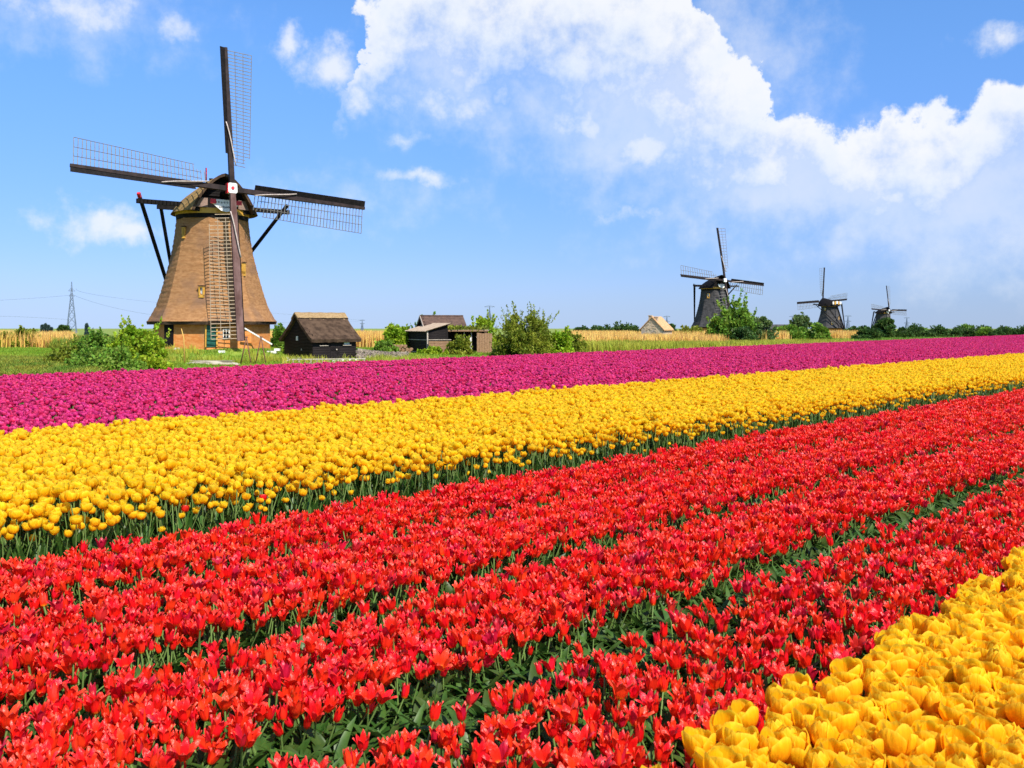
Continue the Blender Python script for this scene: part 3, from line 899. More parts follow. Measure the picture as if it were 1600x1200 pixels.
o = MB().box((0, 0, .32), (.13, .13, .75)).build('marker_post', M['white']); o.location = wp; tag(o, 'short white post standing before the brick foot of the big mill', 'post')
for px_, Y_, lab in ((275, 82.5, 'flat white slab on the grass left of the white post'), (346, 82.2, 'small white block on the grass below the mill door')):
    o = MB().box((0, 0, .06), (.55, .4, .22)).build('block', M['white']); o.location = on_ground(px_, Y_); tag(o, lab, 'block')
o = MB().box((0, 0, .06), (.9, .5, .22)).box((0.5, 0, .3), (.5, .4, .22)).build('slab', M['white']); o.location = on_ground(425, 86.2); tag(o, 'pale stone slab at the lower end of the white slanting pole', 'block')
# a wheelbarrow-like frame by the gable
wb = thing('barrow', 'little white handled barrow lying by the hut gable', 'barrow', on_ground(452, 82.0))
q = MB(); q.bar((-.25, 0, .45), (.35, 0, .05), .09, .09); q.bar((-.35, 0, .15), (.1, 0, .28), .09, .09); q.build('handle', M['white'], wb)
q = MB(); q.grid([[(.1, -.3, .1), (.9, -.3, .1), (.9, .3, .1), (.1, .3, .1)], [(0, -.4, .42), (1.05, -.4, .42), (1.05, .4, .42), (0, .4, .42)]], 0, True, False); q.build('tray', M['grey_wood'], wb)

# upturned flat boat in the grass
bc = on_ground(332, 75.0, .04)
boat = thing('flat_boat', 'long weathered pale flat boat lying upturned in the grass below the windmill', 'boat', (bc.x, bc.y, bc.z), R(-4))
b = MB(); rows = []
for x in np.linspace(-2.35, 2.35, 13):
    e_ = abs(x) / 2.35; w_ = .62 * (1 - .75 * e_ ** 4); h_ = .34 * (1 - .75 * e_ ** 3)
    rows.append([(x, -w_ - .06, .02), (x, -w_, h_ * .55), (x, -w_ * .72, h_), (x, 0, h_ + .03), (x, w_ * .72, h_), (x, w_, h_ * .55), (x, w_ + .06, .02)])
b.grid(rows, 0, False, False); b.poly(list(reversed(rows[0]))); b.poly(rows[-1])
b.build('hull', M['boat'], boat)
for y in (-.7, .7):
    q = MB(); q.tube([(-2.1, y * .9, .06), (0, y, .06), (2.1, y * .9, .06)], .045, 0, 5); q.build('gunwale', M['brown_wood'], boat)
for y in (-.3, 0, .3):
    q = MB(); q.box((0, y, .36), (3.6, .1, .05)); q.build('bottom_runner', M['boat'], boat)

# two rusty A-shaped stands
for px_, lab in ((385, 'rusty iron A-frame stand nearer to the upturned boat'), (408, 'rusty iron A-frame stand nearer to the black hut')):
    p0 = on_ground(px_, 76.5)
    st = thing('iron_stand', lab, 'stand', p0, group='iron stands on the grass')
    for dx, dy in ((-.55, .1), (.5, -.25)):
        q = MB(); q.tube([(dx, dy, -.1), (0, 0, 2.35)], .05, 0, 6); q.build('leg', M['iron'], st)
    q = MB(); q.tube([(-.12, 0, 2.36), (.12, 0, 2.36)], .06, 0, 6); q.build('top_bar', M['iron'], st)
# leaning yellow stake by the bush
o = MB().tube([(0, 0, -.1), (.3, 0, 2.2), (.22, 0, 3.0)], [.06, .045, .03], 0, 5).build('stake', M['reed']); o.location = on_ground(288, 75); o.rotation_euler = (0, R(-9), 0)
tag(o, 'thin yellow stake leaning in the grass left of the upturned boat', 'stake')

# bank of rubble to the right of the hut
def stones(nm, m_, n, fn, smin, smax, parent=None):
    ico = [(0, 0, 1), (.9, 0, .1), (.3, .85, .1), (-.75, .5, .05), (-.7, -.55, .1), (.3, -.85, .05), (0, 0, -.8)]
    fa = [(0, 1, 2), (0, 2, 3), (0, 3, 4), (0, 4, 5), (0, 5, 1), (6, 2, 1), (6, 3, 2), (6, 4, 3), (6, 5, 4), (6, 1, 5)]
    V, Fc = [], []
    for i in range(n):
        c = fn(); s_ = random.uniform(smin, smax); a = random.uniform(0, 6.28)
        for (x, y, z) in ico:
            x, y, z = (q_ * s_ * random.uniform(.75, 1.2) for q_ in (x, y, z * .75))
            V.append((c[0] + x * math.cos(a) - y * math.sin(a), c[1] + x * math.sin(a) + y * math.cos(a), c[2] + z))
        Fc += [tuple(len(V) - 7 + k for k in q_) for q_ in fa]
    me = np_mesh(nm, np.array(V), np.array(Fc), m_)
    return place(nm, me, parent)
def bank_pt():
    u = random.random(); v = random.random()
    px_ = 556 + 82 * u; Y_ = 84 + 7 * u + 3 * v
    p = on_ground(px_, Y_)
    return (p.x, p.y, p.z + (0.1 + 0.75 * v) * (1 - .55 * u))
tag(stones('rubble_bank', M['rubble'], 620, bank_pt, .10, .24), 'bank of grey and brown rubble stones right of the black hut', 'rubble bank', kind='stuff')
b = MB(); a_, c_ = at(556, 545, 88), at(650, 560, 96)
b.bar((0, 0, 0), c_ - a_, .35, .12); o = b.build('coping_plank', M['grey_wood']); o.location = a_
tag(o, 'long pale plank edging the top of the rubble bank', 'plank')

# ------------------------------------------------------------------ sheds
SY = 103.0
sc_ = at(668, 552, SY)
shed = thing('shed', 'dark plank shed with a flat slanting corrugated roof', 'shed', (sc_.x, sc_.y, hz(sc_.x, sc_.y)))
sa = R(30)
su, sv_ = Vector((math.cos(sa), math.sin(sa), 0)), Vector((-math.sin(sa), math.cos(sa), 0))
sp = lambda u, v, z: su * u + sv_ * v + uz * z
SL, SW = 2.6, 5.4
z0, z1 = 2.75, 3.55
b = MB()
lo = [sp(.05, .05, -.3), sp(SL, .05, -.3), sp(SL, SW, -.3), sp(.05, SW, -.3)]
hi = [sp(.05, .05, z0 - .1), sp(SL, .05, z1 - .1), sp(SL, SW, z1 - .1), sp(.05, SW, z0 - .1)]
b.grid([lo, hi], 0, True, False); b.build('wall', M['tar'], shed)
for j in range(9):
    q = MB(); q.box((0, 0, 0), (.05, SW, .30), 0, Matrix.Rotation(sa, 4, 'Z'))
    place('board', q.mesh('board', M['black_board']), shed, sp(.01 + .01 * (j % 2), SW / 2, .2 + j * .31))
    q = MB(); q.box((0, 0, 0), (SL, .05, .30), 0, Matrix.Rotation(sa, 4, 'Z'))
    place('board', q.mesh('board', M['black_board']), shed, sp(SL / 2, .01 + .01 * (j % 2), .2 + j * .31))
for z in (.3, 1.72):
    q = MB(); q.box((0, 0, 0), (.08, SW + .1, .07), 0, Matrix.Rotation(sa, 4, 'Z')); place('batten', q.mesh('batten', M['grey_wood']), shed, sp(-.05, SW / 2, z))
q = MB(); q.box((0, 0, 0), (.14, .14, z0 + .2), 0, Matrix.Rotation(sa, 4, 'Z')); place('corner_post', q.mesh('corner_post', M['grey_wood']), shed, sp(-.03, -.03, z0 / 2 - .1))
b = MB(); rows_t, rows_b = [], []
for i in range(73):                           # corrugations
    v = -.35 + (SW + .7) * i / 72
    wv_ = .045 * math.cos(i * math.pi / 2)
    rows_t.append([sp(-.35, v, z0 - .12 + wv_ + .1), sp(SL + .35, v, z1 + .1 + wv_)])
    rows_b.append([p - uz * .03 for p in rows_t[-1]])
b.grid(rows_t, 0, False, True); b.grid(list(reversed(rows_b)), 0, False, True)
b.grid([[r_[0] for r_ in rows_b], [r_[0] for r_ in rows_t]]); b.grid([[r_[1] for r_ in rows_t], [r_[1] for r_ in rows_b]])
b.build('corrugated_roof', M['sheet'], shed)
# brown plank pen beside it
pc = at(670, 552, SY - .6)
pen = thing('plank_fence', 'low pen of pale brown planks built against the dark shed', 'fence', (pc.x, pc.y, hz(pc.x, pc.y)), R(8))
for j in range(5):
    q = MB(); q.box((1.25, 0, 0), (2.5, .06, .31)); place('plank', q.mesh('plank', M['brown_wood']), pen, (0, random.uniform(-.015, .015), .18 + j * .33))
q = MB(); q.box((1.25, -.02, 1.76), (2.6, .2, .07)); q.build('top_plank', M['grey_wood'], pen)
for x in (.05, 2.45):
    q = MB(); q.box((x, .09, .8), (.12, .12, 1.9)); q.build('post', M['grey_wood'], pen)

bc_ = at(690, 520, 110)
barn = thing('barn', 'low barn with rust brown gable roof behind the dark shed', 'barn', (bc_.x, bc_.y, hz(bc_.x, bc_.y)), R(22))
BL, BW, BE, BR = 4.9, 4.4, 2.5, 4.45
b = MB(); x0, x1 = -BL / 2, BL / 2
b.grid([[(x0, -BW / 2, -.4), (x1, -BW / 2, -.4), (x1, BW / 2, -.4), (x0, BW / 2, -.4)], [(x0, -BW / 2, BE), (x1, -BW / 2, BE), (x1, BW / 2, BE), (x0, BW / 2, BE)]], 0, True, False)
for x in (x0, x1): b.poly([(x, -BW / 2, BE), (x, 0, BR - .1), (x, BW / 2, BE)])
b.build('wall', M['tar'], barn)
nsh = 12
for sgn in (-1, 1):
    for i in range(nsh):                      # overlapping sheets
        xa, xb = x0 - .3 + (BL + .6) * i / nsh, x0 - .3 + (BL + .6) * (i + 1) / nsh
        o_ = .012 * (i % 2)
        p = [(xa, 0, BR + o_), (xb + .02, 0, BR + o_), (xb + .02, sgn * (BW / 2 + .45), BE - .35 + o_), (xa, sgn * (BW / 2 + .45), BE - .35 + o_)]
        q = MB(); q.grid([p, [(x, y, z - .06) for x, y, z in p]], 0, True, False); q.poly(p); q.build('roof_sheet', M['rust_roof'], barn)
q = MB(); q.tube([(x0 - .32, 0, BR + .03), (x1 + .32, 0, BR + .03)], .10, 0, 6); q.build('ridge', M['rust_roof'], barn)
for sgn in (-1, 1):
    q = MB(); q.bar((x0 - .32, 0, BR - .02), (x0 - .32, sgn * (BW / 2 + .45), BE - .37), .06, .2); q.build('bargeboard', M['grey_wood'], barn)
for j in range(5):
    hw_ = BW / 2 * (1 - j / 5.5); q = MB(); q.box((x0 - .03, 0, BE + .15 + j * .34), (.05, 2 * hw_ - .1, .32)); q.build('board', M['black_board'], barn)

# open lean-to with a creeper-grown roof
lc = at(722, 549, 106)
lean = thing('lean_to', 'open dark lean-to on posts with plants growing over its flat roof', 'lean-to', (lc.x, lc.y, hz(lc.x, lc.y)))
for x in (-2.4, .25, 1.1, 2.7):
    q = MB(); q.box((x, 0, 1.2), (.11, .11, 3.1)); q.build('post', M['grey_wood'], lean)
q = MB(); q.box((.2, 1.6, 1.25), (5.6, .12, 2.6)); q.build('back_wall', M['tar'], lean)
q = MB(); q.box((2.95, .8, 1.1), (.1, 1.5, 2.6)); q.build('side_wall', M['brown_wood'], lean)
for i in range(8):
    q = MB(); q.box((-2.4 + i * .74, .7, 2.68), (.72, 2.3, .08)); q.build('roof_plank', M['grey_wood'], lean)
cp = np.stack([rng.uniform(-2.6, 3.0, 900), rng.uniform(-.5, 1.8, 900), 2.72 + rng.uniform(0, .38, 900)], 1)
CREEPER = (cp, lean)
q = MB(); q.box((.2, -.46, 2.62), (5.7, .07, .16)); q.build('fascia', M['brown_wood'], lean)
fp0 = on_ground(735.5, 102)
o = MB().box((0, 0, .9), (.16, .16, 2.0)).build('gate_post', M['white']); o.location = fp0; tag(o, 'pale square post in the weeds in front of the lean-to', 'post')
pc = on_ground(757, 104)
pnl = thing('reed_screen', 'brown wooden screen leaning at the right end of the lean-to', 'screen', pc, R(12))
for j in range(6):
    q = MB(); q.box((-.75 + j * .3, 0, 1.15), (.28, .06, 2.5 - .08 * (j % 3))); q.build('plank', M['brown_wood'], pnl)
q = MB(); q.box((0, .06, 1.9), (1.9, .08, .12)); q.build('rail', M['grey_wood'], pnl)
pc = on_ground(618, 101)
pl = thing('log_pile', 'small heap of orange brown sawn logs left of the dark shed', 'log pile', pc)
lm = MB().tube([(0, -.5, 0), (0, .5, 0)], .2, 0, 7).mesh('log', M['brown_wood'])
for j in range(22):
    place('log', lm, pl, (-1.4 + (j % 8) * .42 + .2 * (j // 8), random.uniform(-.1, .1), .2 + .36 * (j // 8)), (0, 0, random.uniform(-.15, .15)))

# ------------------------------------------------------------------ pale stone ruin in the reeds
rc = at(1026, 530, 188)
ruin = thing('stone_hut', 'small roofless-looking pale stone hut standing alone in the reeds', 'hut', (rc.x, rc.y, hz(rc.x, rc.y)), R(-30))
b = MB(); A, B_, E, T = 2.6, 2.4, 3.0, 5.3     # gable faces the camera and the left
g = lambda y: [(-2.4, y, -.3), (2.4, y, -.3), (2.4, y, E), (.0, y, T), (-2.4, y, E)]
b.poly(g(-A)); b.poly(list(reversed(g(A)))); b.grid([g(-A)[1:3], g(A)[1:3]]); b.grid([[g(A)[4], g(A)[0]], [g(-A)[4], g(-A)[0]]])
b.build('wall', M['stone'], ruin)
for i in range(46):                           # stones standing proud of the gable
    x, z = random.uniform(-2.2, 2.2), random.uniform(.6, 4.4)
    if z > E and abs(x) > 2.3 * (T - z) / (T - E) - .2: continue
    q = MB(); q.box((0, 0, 0), (random.uniform(.3, .55), .08, random.uniform(.16, .3)))
    place('stone', q.mesh('stone', M['stone']), ruin, (x, -A - .02, z))
for sgn in (-1, 1):
    q = MB(); p = [(sgn * 0, -A - .25, T + .12), (sgn * 2.75, -A - .25, E - .32), (sgn * 2.75, A + .25, E - .32), (0, A + .25, T + .12)]
    q.poly(p if sgn > 0 else list(reversed(p))); q.grid([p, [(x, y, z - .2) for x, y, z in p]], 0, True, False); q.build('roof', M['roof_tile'], ruin)
for x, y, h_ in ((-.5, -A + .35, 5.3), (.75, -A + .5, 5.0)):
    q = MB(); q.box((x, y, h_ - .7), (.62, .62, 1.9)); q.box((x, y, h_ + .28), (.8, .8, .16)); q.build('chimney', M['stone'], ruin)
# far farm roofs between the trees
for px_, py_, Y_, w_, h_, lab in ((1216, 517, 260, 7.5, 4.4, 'dark farm shed roof between the willow clump and the tall thin tree'), (1516, 516, 420, 9, 3.4, 'low dark barn roof far off in front of the long hedge')):
    c = on_ground(px_, Y_)
    hs = thing('farm_shed', lab, 'shed', c, R(25))
    q = MB(); q.box((0, 0, h_ * .25), (w_, w_ * .7, h_ * .6)); q.build('wall', M['tar'], hs)
    q = MB()
    rw = [(-w_ * .55, -w_ * .42, h_ * .5), (-w_ * .55, 0, h_), (-w_ * .55, w_ * .42, h_ * .5)]; rw2 = [(-x, y, z) for x, y, z in rw]
    q.grid([rw, rw2], 0, False, False); q.grid([[(x, y, z - .2) for x, y, z in rw2], [(x, y, z - .2) for x, y, z in rw]]); q.poly(rw); q.poly(list(reversed(rw2)))
    q.build('roof', M['thatch_dark'], hs)


# ------------------------------------------------------------------ pylons and wires
def pylon(px, py_top, Y, h_real, wide, label, arms):
    c = at(px, YH, Y); base = hz(c.x, c.y)
    H = ZC + (YH - py_top) / F * Y - base
    t = thing('pylon', label, 'pylon', (c.x, c.y, base), R(20), 'pylons on the horizon')
    th = 0.00042 * Y
    foot, topw = wide * H, wide * H * .16
    P = lambda i, q_: Vector((((-1, 1, 1, -1)[i]) * (foot + (topw - foot) * min(1, q_ / .78)) / 2 * (1 if q_ < .78 else 1 - (q_ - .78) * 3.5),
                              ((-1, -1, 1, 1)[i]) * (foot + (topw - foot) * min(1, q_ / .78)) / 2 * (1 if q_ < .78 else 1 - (q_ - .78) * 3.5), q_ * H))
    for i in range(4):
        q = MB(); q.tube([P(i, 0), P(i, .4), P(i, .78), P(i, 1.0)], [th, th * .8, th * .7, th * .5], 0, 4, smooth=False); q.build('tower_leg', M['steel'], t)
    q = MB()
    lv = [0, .18, .34, .48, .60, .70, .78, .88]
    for a, b2 in zip(lv[:-1], lv[1:]):
        for i in range(4):
            q.tube([P(i, a), P((i + 1) % 4, b2)], th * .45, 0, 3, False, False); q.tube([P((i + 1) % 4, a), P(i, b2)], th * .45, 0, 3, False, False)
            q.tube([P(i, b2), P((i + 1) % 4, b2)], th * .45, 0, 3, False, False)
    tag(q.build('bracing', M['steel'], t), kind='stuff')
    for z, l in arms:
        q = MB(); q.tube([(-l * H, 0, z * H), (l * H, 0, z * H)], th * .7, 0, 4, smooth=False)
        for s_ in (-1, 1): q.tube([(s_ * l * H, 0, z * H), (0, 0, z * H + .06 * H)], th * .4, 0, 3, smooth=False)
        q.build('cross_arm', M['steel'], t)
    return t, H
pylon(112, 440, 880, 50, .17, 'tall lattice pylon standing left of the big windmill', [(.72, .05), (.82, .06)])
pylon(566, 500, 1500, 30, .22, 'small far pylon just right of the black hut roof', [(.70, .20), (.98, .22)])
pylon(765, 478, 1150, 30, .20, 'small far pylon above the lean-to and the round shrub', [(.62, .16), (.97, .20)])
pylon(1042, 494, 1900, 30, .22, 'tiny pylon directly right of the stone hut', [(.65, .20), (.97, .24)])
pylon(1238, 494, 1900, 30, .22, 'tiny pylon by the thin tree left of the third windmill', [(.65, .22), (.97, .24)])
pylon(1325, 493, 1900, 30, .22, 'tiny pylon directly right of the third windmill', [(.65, .24), (.97, .26)])
pylon(1417, 496, 1700, 30, .22, 'tiny pylon right of the farthest windmill', [(.62, .26), (.97, .24)])
for pts, lab in (([(-260, 478), (-40, 471), (112, 461)], 'power wire running left off the tall pylon, upper'), ([(-260, 494), (-40, 493), (112, 500)], 'power wire low behind the tall pylon'),
                 ([(112, 461), (250, 492), (400, 505), (566, 501)], 'power wire sagging from the tall pylon to the one by the hut'), ([(112, 450), (200, 468), (330, 480), (566, 500.5)], 'thin upper power wire from the tall pylon towards the hut')):
    Ys = np.linspace(880, 880 if pts[-1][0] < 200 else 1500, len(pts))
    wp_ = [at(a, b2, Y) for (a, b2), Y in zip(pts, Ys)]
    # smooth the sag
    cv = []
    tt = np.linspace(0, 1, 25); kx = np.linspace(0, 1, len(pts))
    co = [np.polyfit(kx, [p[i] for p in wp_], min(2, len(pts) - 1)) for i in range(3)]
    cv = [tuple(np.polyval(co[i], u) for i in range(3)) for u in tt]
    o = MB().tube(cv, .13, 0, 3, smooth=False).build('power_wire', M['wire']); tag(o, lab, 'power wire', 'power wires of the tall pylon')


# ------------------------------------------------------------------ leaves, bushes, trees
def leaf_mat(name, a, b, isl=0.35, trans=0.35):
    return material(name, a, b, 0.55, 0.5, island=isl, trans=trans, spec=0.25, thirds=None)


M['leaf_bright'] = leaf_mat('leaf_bright', (0.20, 0.32, 0.014), (0.38, 0.47, 0.028))
M['leaf_olive'] = leaf_mat('leaf_olive', (0.16, 0.20, 0.018), (0.30, 0.32, 0.032))
M['leaf_mid'] = leaf_mat('leaf_mid', (0.11, 0.21, 0.02), (0.22, 0.34, 0.04))
M['leaf_dark'] = leaf_mat('leaf_dark', (0.04, 0.09, 0.02), (0.085, 0.15, 0.03))
M['leaf_grey'] = leaf_mat('leaf_grey', (0.10, 0.165, 0.05), (0.18, 0.25, 0.08))
M['leaf_blue'] = leaf_mat('leaf_blue', (0.06, 0.10, 0.09), (0.09, 0.14, 0.12), .2)


def leaves(centres, dirs, size, aspect=0.45):
    """one folded diamond (two triangles) per leaf"""
    n = len(centres)
    d = dirs / np.maximum(np.linalg.norm(dirs, axis=1, keepdims=True), 1e-6)
    rv = rng.normal(size=(n, 3))
    s = np.cross(d, rv); s /= np.maximum(np.linalg.norm(s, axis=1, keepdims=True), 1e-6)
    nn = np.cross(s, d)
    sz = (size * rng.uniform(0.65, 1.35, n))[:, None]
    v0 = centres; v2 = centres + d * sz
    v1 = centres + d * sz * .5 + s * sz * aspect + nn * sz * .12
    v3 = centres + d * sz * .5 - s * sz * aspect + nn * sz * .12
    V = np.stack([v0, v1, v2, v3], 1).reshape(-1, 3)
    i = np.arange(n)[:, None] * 4
    Fc = np.concatenate([i + [[0, 1, 2]], i + [[0, 2, 3]]], 1).reshape(-1, 3)
    return V, Fc


def crown_points(n, rx, ry, h, clumps, low=0.05, shape='dome', clump=0.26, shoots=0.0):
    """leaf positions and directions in clumps spread through the crown's volume"""
    C = []
    while len(C) < clumps:
        p = rng.uniform(-1, 1, 3)
        if shape == 'dome':
            p[2] = abs(p[2])
            rr = np.linalg.norm(p)
            if rr > 1 or rr < .35: continue
            c = [p[0] * rx * .85, p[1] * ry * .85, low * h + p[2] * h * .82]
        elif shape == 'ball':
            rr = np.linalg.norm(p)
            if rr > 1 or rr < .3: continue
            c = [p[0] * rx * .85, p[1] * ry * .85, h * (low + (1 - low) * (.5 + .43 * p[2]))]
        elif shape == 'spire':
            q = rng.uniform(0, 1)
            rr = (1 - q) ** .6 * rng.uniform(.1, 1)
            a = rng.uniform(0, 6.28)
            c = [rx * rr * math.cos(a) * .8, ry * rr * math.sin(a) * .8, h * (low + (1 - low) * q * .95)]
        C.append(c)
    C = np.array(C)
    wgt = rng.uniform(.5, 1.5, clumps); wgt /= wgt.sum()
    k = rng.choice(clumps, n, p=wgt)
    cs = clump * min(rx, h) * rng.uniform(.6, 1.3, clumps)
    off = rng.normal(size=(n, 3)); off /= np.linalg.norm(off, axis=1, keepdims=True)
    off *= (rng.uniform(0, 1, n) ** .5)[:, None] * cs[k][:, None]
    P = C[k] + off * [1, 1, .85]
    D = off * 1.0 + rng.normal(size=(n, 3)) * cs[k][:, None] * .5 + [0, 0, .25 * clump * h]
    if shoots:
        ns = int(n * shoots)
        per = 26
        m = max(1, ns // per)
        kk = rng.choice(clumps, m)
        base = C[kk] + rng.normal(size=(m, 3)) * cs[kk][:, None] * .5
        dirv = np.stack([base[:, 0] / rx * .45, base[:, 1] / ry * .45, np.ones(m)], 1) + rng.normal(size=(m, 3)) * .16
        ln = h * rng.uniform(.16, .34, m)
        t = rng.uniform(0, 1, (m, per))
        SP = base[:, None, :] + dirv[:, None, :] * (ln[:, None] * t)[:, :, None] + rng.normal(size=(m, per, 3)) * .04 * h * .2
        SD = dirv[:, None, :] + rng.normal(size=(m, per, 3)) * .55
        P = np.concatenate([P, SP.reshape(-1, 3)]); D = np.concatenate([D, SD.reshape(-1, 3)])
    keep = P[:, 2] > 0.02
    return P[keep], D[keep], C


def twigs(C, h, rad, trunk_h, n_limb, rx):
    b = MB()
    if trunk_h > 0:
        b.tube([(0, 0, -.3), (.03 * h * random.uniform(-1, 1), .02 * h, trunk_h * .6), (0.02 * h, 0, trunk_h), (0, 0, min(h * .75, trunk_h * 1.8))], [rad, rad * .8, rad * .65, rad * .2], 0, 7)
    sel = C[rng.choice(len(C), min(n_limb, len(C)), replace=False)]
    for c in sel:
        st = Vector((c[0] * .06, c[1] * .06, max(0, trunk_h * random.uniform(.55, 1.0)) if trunk_h > 0 else -.2))
        mid = Vector(c) * .5 + Vector((0, 0, st.z * .4 + random.uniform(0, .1) * h))
        mid.z = max(mid.z, st.z)
        b.tube([st, mid, Vector(c)], [rad * .45, rad * .28, rad * .08], 0, 5)
    return b


DENSE = 1.9
hz_flat = lambda Y: GROUND


def bush(name, label, cat, px, Y, wpx, hpx, mat_, n, clumps=40, leaf=0.16, shape='dome', group=None, shoots=0.0, trunk=0.0, low=0.0, clump=.26, depth=0.8, base_drop=0.0, aspect=.45):
    c = on_ground(px, Y)
    shoots *= .55; n = int(n * DENSE); leaf = leaf * 1.12; clumps = int(clumps * 1.15)
    rx = wpx / 2 / F * Y; h = hpx / F * Y
    if Y > 125: h = max(h * .6, h + (c.z - base_drop - hz_flat(Y)) * -1.0)
    root = thing(name, label, cat, (c.x, c.y, c.z - base_drop), random.uniform(-.2, .2), group)
    P, D, C = crown_points(n, rx, rx * depth, h, clumps, low, shape, clump, shoots)
    V, Fc = leaves(P, D, leaf, aspect)
    place('crown', np_mesh('crown', V, Fc, mat_), root)
    twigs(C, h, max(.05, .022 * h), trunk * h, 16, rx).build('trunk' if trunk > 0 else 'stems', M['bark'], root)
    return root


V, Fc = leaves(CREEPER[0], rng.normal(size=(900, 3)) + [0, -.3, .2], .26)
place('creeper', np_mesh('creeper', V, Fc, M['leaf_olive']), CREEPER[1])
# left of the mill
G1 = 'bushes on the bank before the big windmill'
bush('bush', 'bright green leafy bush touching the left foot of the big windmill', 'bush', 216, 66.5, 106, 82, M['leaf_bright'], 9000, 46, .17, group=G1, shoots=.22, clump=.2)
bush('bush', 'bright green bush with tall loose shoots, second from the big windmill', 'bush', 156, 67.0, 112, 68, M['leaf_mid'], 7500, 40, .17, group=G1, shoots=.22, clump=.2)
bush('bush', 'low ragged bush with thin shoots, third from the big windmill', 'bush', 112, 66.5, 84, 52, M['leaf_olive'], 4600, 30, .15, group=G1, shoots=.3, clump=.22)
bush('bush', 'dark green low bush in front of the bright ones', 'bush', 165, 63.5, 150, 50, M['leaf_mid'], 5600, 34, .16, group=G1, shoots=.1)
bush('shrub', 'rounded green shrub behind the reeds at the far left', 'shrub', 32, 128, 66, 34, M['leaf_olive'], 4200, 30, .28, shoots=.35, clump=.22)
for px_, hh_, lab in ((66, 8, 'first slender poplar of the little row left of the pylon'), (71, 10, 'second slender poplar of the little row left of the pylon'), (75.5, 8, 'third slender poplar of the little row left of the pylon'), (79.5, 5, 'last and shortest poplar of the row left of the pylon')):
    bush('poplar', lab, 'tree', px_, 420, 3.6, hh_, M['leaf_blue'], 1500, 44, .8, 'spire', 'poplars left of the pylon', trunk=.2, clump=.5)
bush('round_tree', 'dark dense tree block standing right beside the tall pylon foot', 'tree', 100, 420, 18, 9, M['leaf_dark'], 2200, 26, .8, 'ball', trunk=.2, clump=.3)
bush('poplar', 'lone dark poplar behind the ragged bush', 'tree', 135.5, 420, 4.5, 10, M['leaf_blue'], 1500, 44, .8, 'spire', trunk=.2, clump=.5)
bush('shrub', 'green shrub showing between the big windmill and the black hut', 'shrub', 435, 112, 32, 48, M['leaf_mid'], 2200, 22, .26, shoots=.3)
bush('poplar', 'tiny bluish poplar above the lean-to roof', 'tree', 724.5, 420, 4, 11, M['leaf_blue'], 600, 12, .8, 'spire', trunk=.2, clump=.5)

# around the sheds
G2 = 'bushes round the sheds'
bush('bush', 'wide green bush left of the dark shed', 'bush', 622, 109, 66, 50, M['leaf_bright'], 6500, 40, .24, group=G2, shoots=.25)
bush('bush', 'taller bush peeping over the barn roof ridge', 'bush', 672, 116, 62, 56, M['leaf_mid'], 4200, 30, .26, group=G2, shoots=.25)
bush('bush', 'small bush below the shed at the bank', 'bush', 603, 97, 46, 24, M['leaf_mid'], 2600, 22, .2, group=G2)
bush('bush', 'light green weedy bush in front of the brown plank pen', 'bush', 676, 99, 52, 13, M['leaf_bright'], 2600, 22, .2, group=G2, shoots=.2)
bush('bush', 'olive bush between the plank pen and the lean-to', 'bush', 718, 100, 40, 34, M['leaf_olive'], 3000, 26, .2, group=G2, shoots=.25)
bush('bush', 'leafy bush rising behind the lean-to roof', 'bush', 752, 112, 62, 58, M['leaf_bright'], 3800, 30, .26, group=G2, shoots=.3)
bush('shrub', 'large round olive shrub with upright twigs right of the lean-to', 'shrub', 818, 97, 108, 76, M['leaf_olive'], 15000, 70, .19, shoots=.4, clump=.17, depth=.9, aspect=.32)
bush('shrub', 'lower loose shrub against the right side of the large round shrub', 'shrub', 873, 98, 58, 44, M['leaf_bright'], 4600, 32, .2, shoots=.35)
bush('shrub', 'thin yellowish shrub at the edge of the reeds', 'shrub', 898, 103, 38, 38, M['leaf_olive'], 1500, 20, .18, shoots=.5, clump=.2)

# right-hand trees in front of the far mills
G3 = 'trees and bushes before the far windmills'
bush('bush', 'yellowish round bush right of the stone hut', 'bush', 1084, 168, 62, 27, M['leaf_olive'], 4200, 32, .36, group=G3, shoots=.3)
bush('willow_tree', 'dark bushy willow at the left front of the tall clump', 'tree', 1122, 140, 44, 60, M['leaf_mid'], 5000, 36, .32, group=G3, low=.0, shoots=.1)
bush('willow_tree', 'tallest willow of the clump, in front of the second windmill', 'tree', 1152, 146, 62, 80, M['leaf_mid'], 8500, 48, .34, 'dome', G3, shoots=.2, clump=.2)
bush('willow_tree', 'greyish willow at the right end of the tall clump', 'tree', 1188, 152, 48, 54, M['leaf_grey'], 4600, 34, .34, 'dome', G3, shoots=.2)
bush('bush', 'dark low bush at the foot of the tall willow', 'bush', 1160, 138, 50, 36, M['leaf_dark'], 3200, 26, .3, group=G3)
bush('bush', 'broad bush right of the dark farm shed roof', 'bush', 1235, 180, 62, 28, M['leaf_mid'], 4200, 32, .38, group=G3)
bush('thin_tree', 'tall light crowned tree left of the third windmill', 'tree', 1253, 190, 34, 40, M['leaf_grey'], 2600, 26, .4, 'ball', G3, trunk=.35, clump=.24, low=.2, shoots=.2)
bush('bush', 'rounded bush at the foot of the third windmill', 'bush', 1278, 178, 46, 28, M['leaf_mid'], 3600, 28, .38, group=G3)
bush('bush', 'flat dark bush right of the third windmill', 'bush', 1338, 215, 60, 24, M['leaf_dark'], 3600, 28, .44, group=G3)
bush('bush', 'dark sloping bush before the round tree', 'bush', 1356, 190, 48, 25, M['leaf_dark'], 3000, 26, .4, group=G3)
bush('round_tree', 'dark round tree hiding the foot of the farthest windmill', 'tree', 1383, 225, 44, 38, M['leaf_dark'], 4600, 34, .46, 'dome', G3)
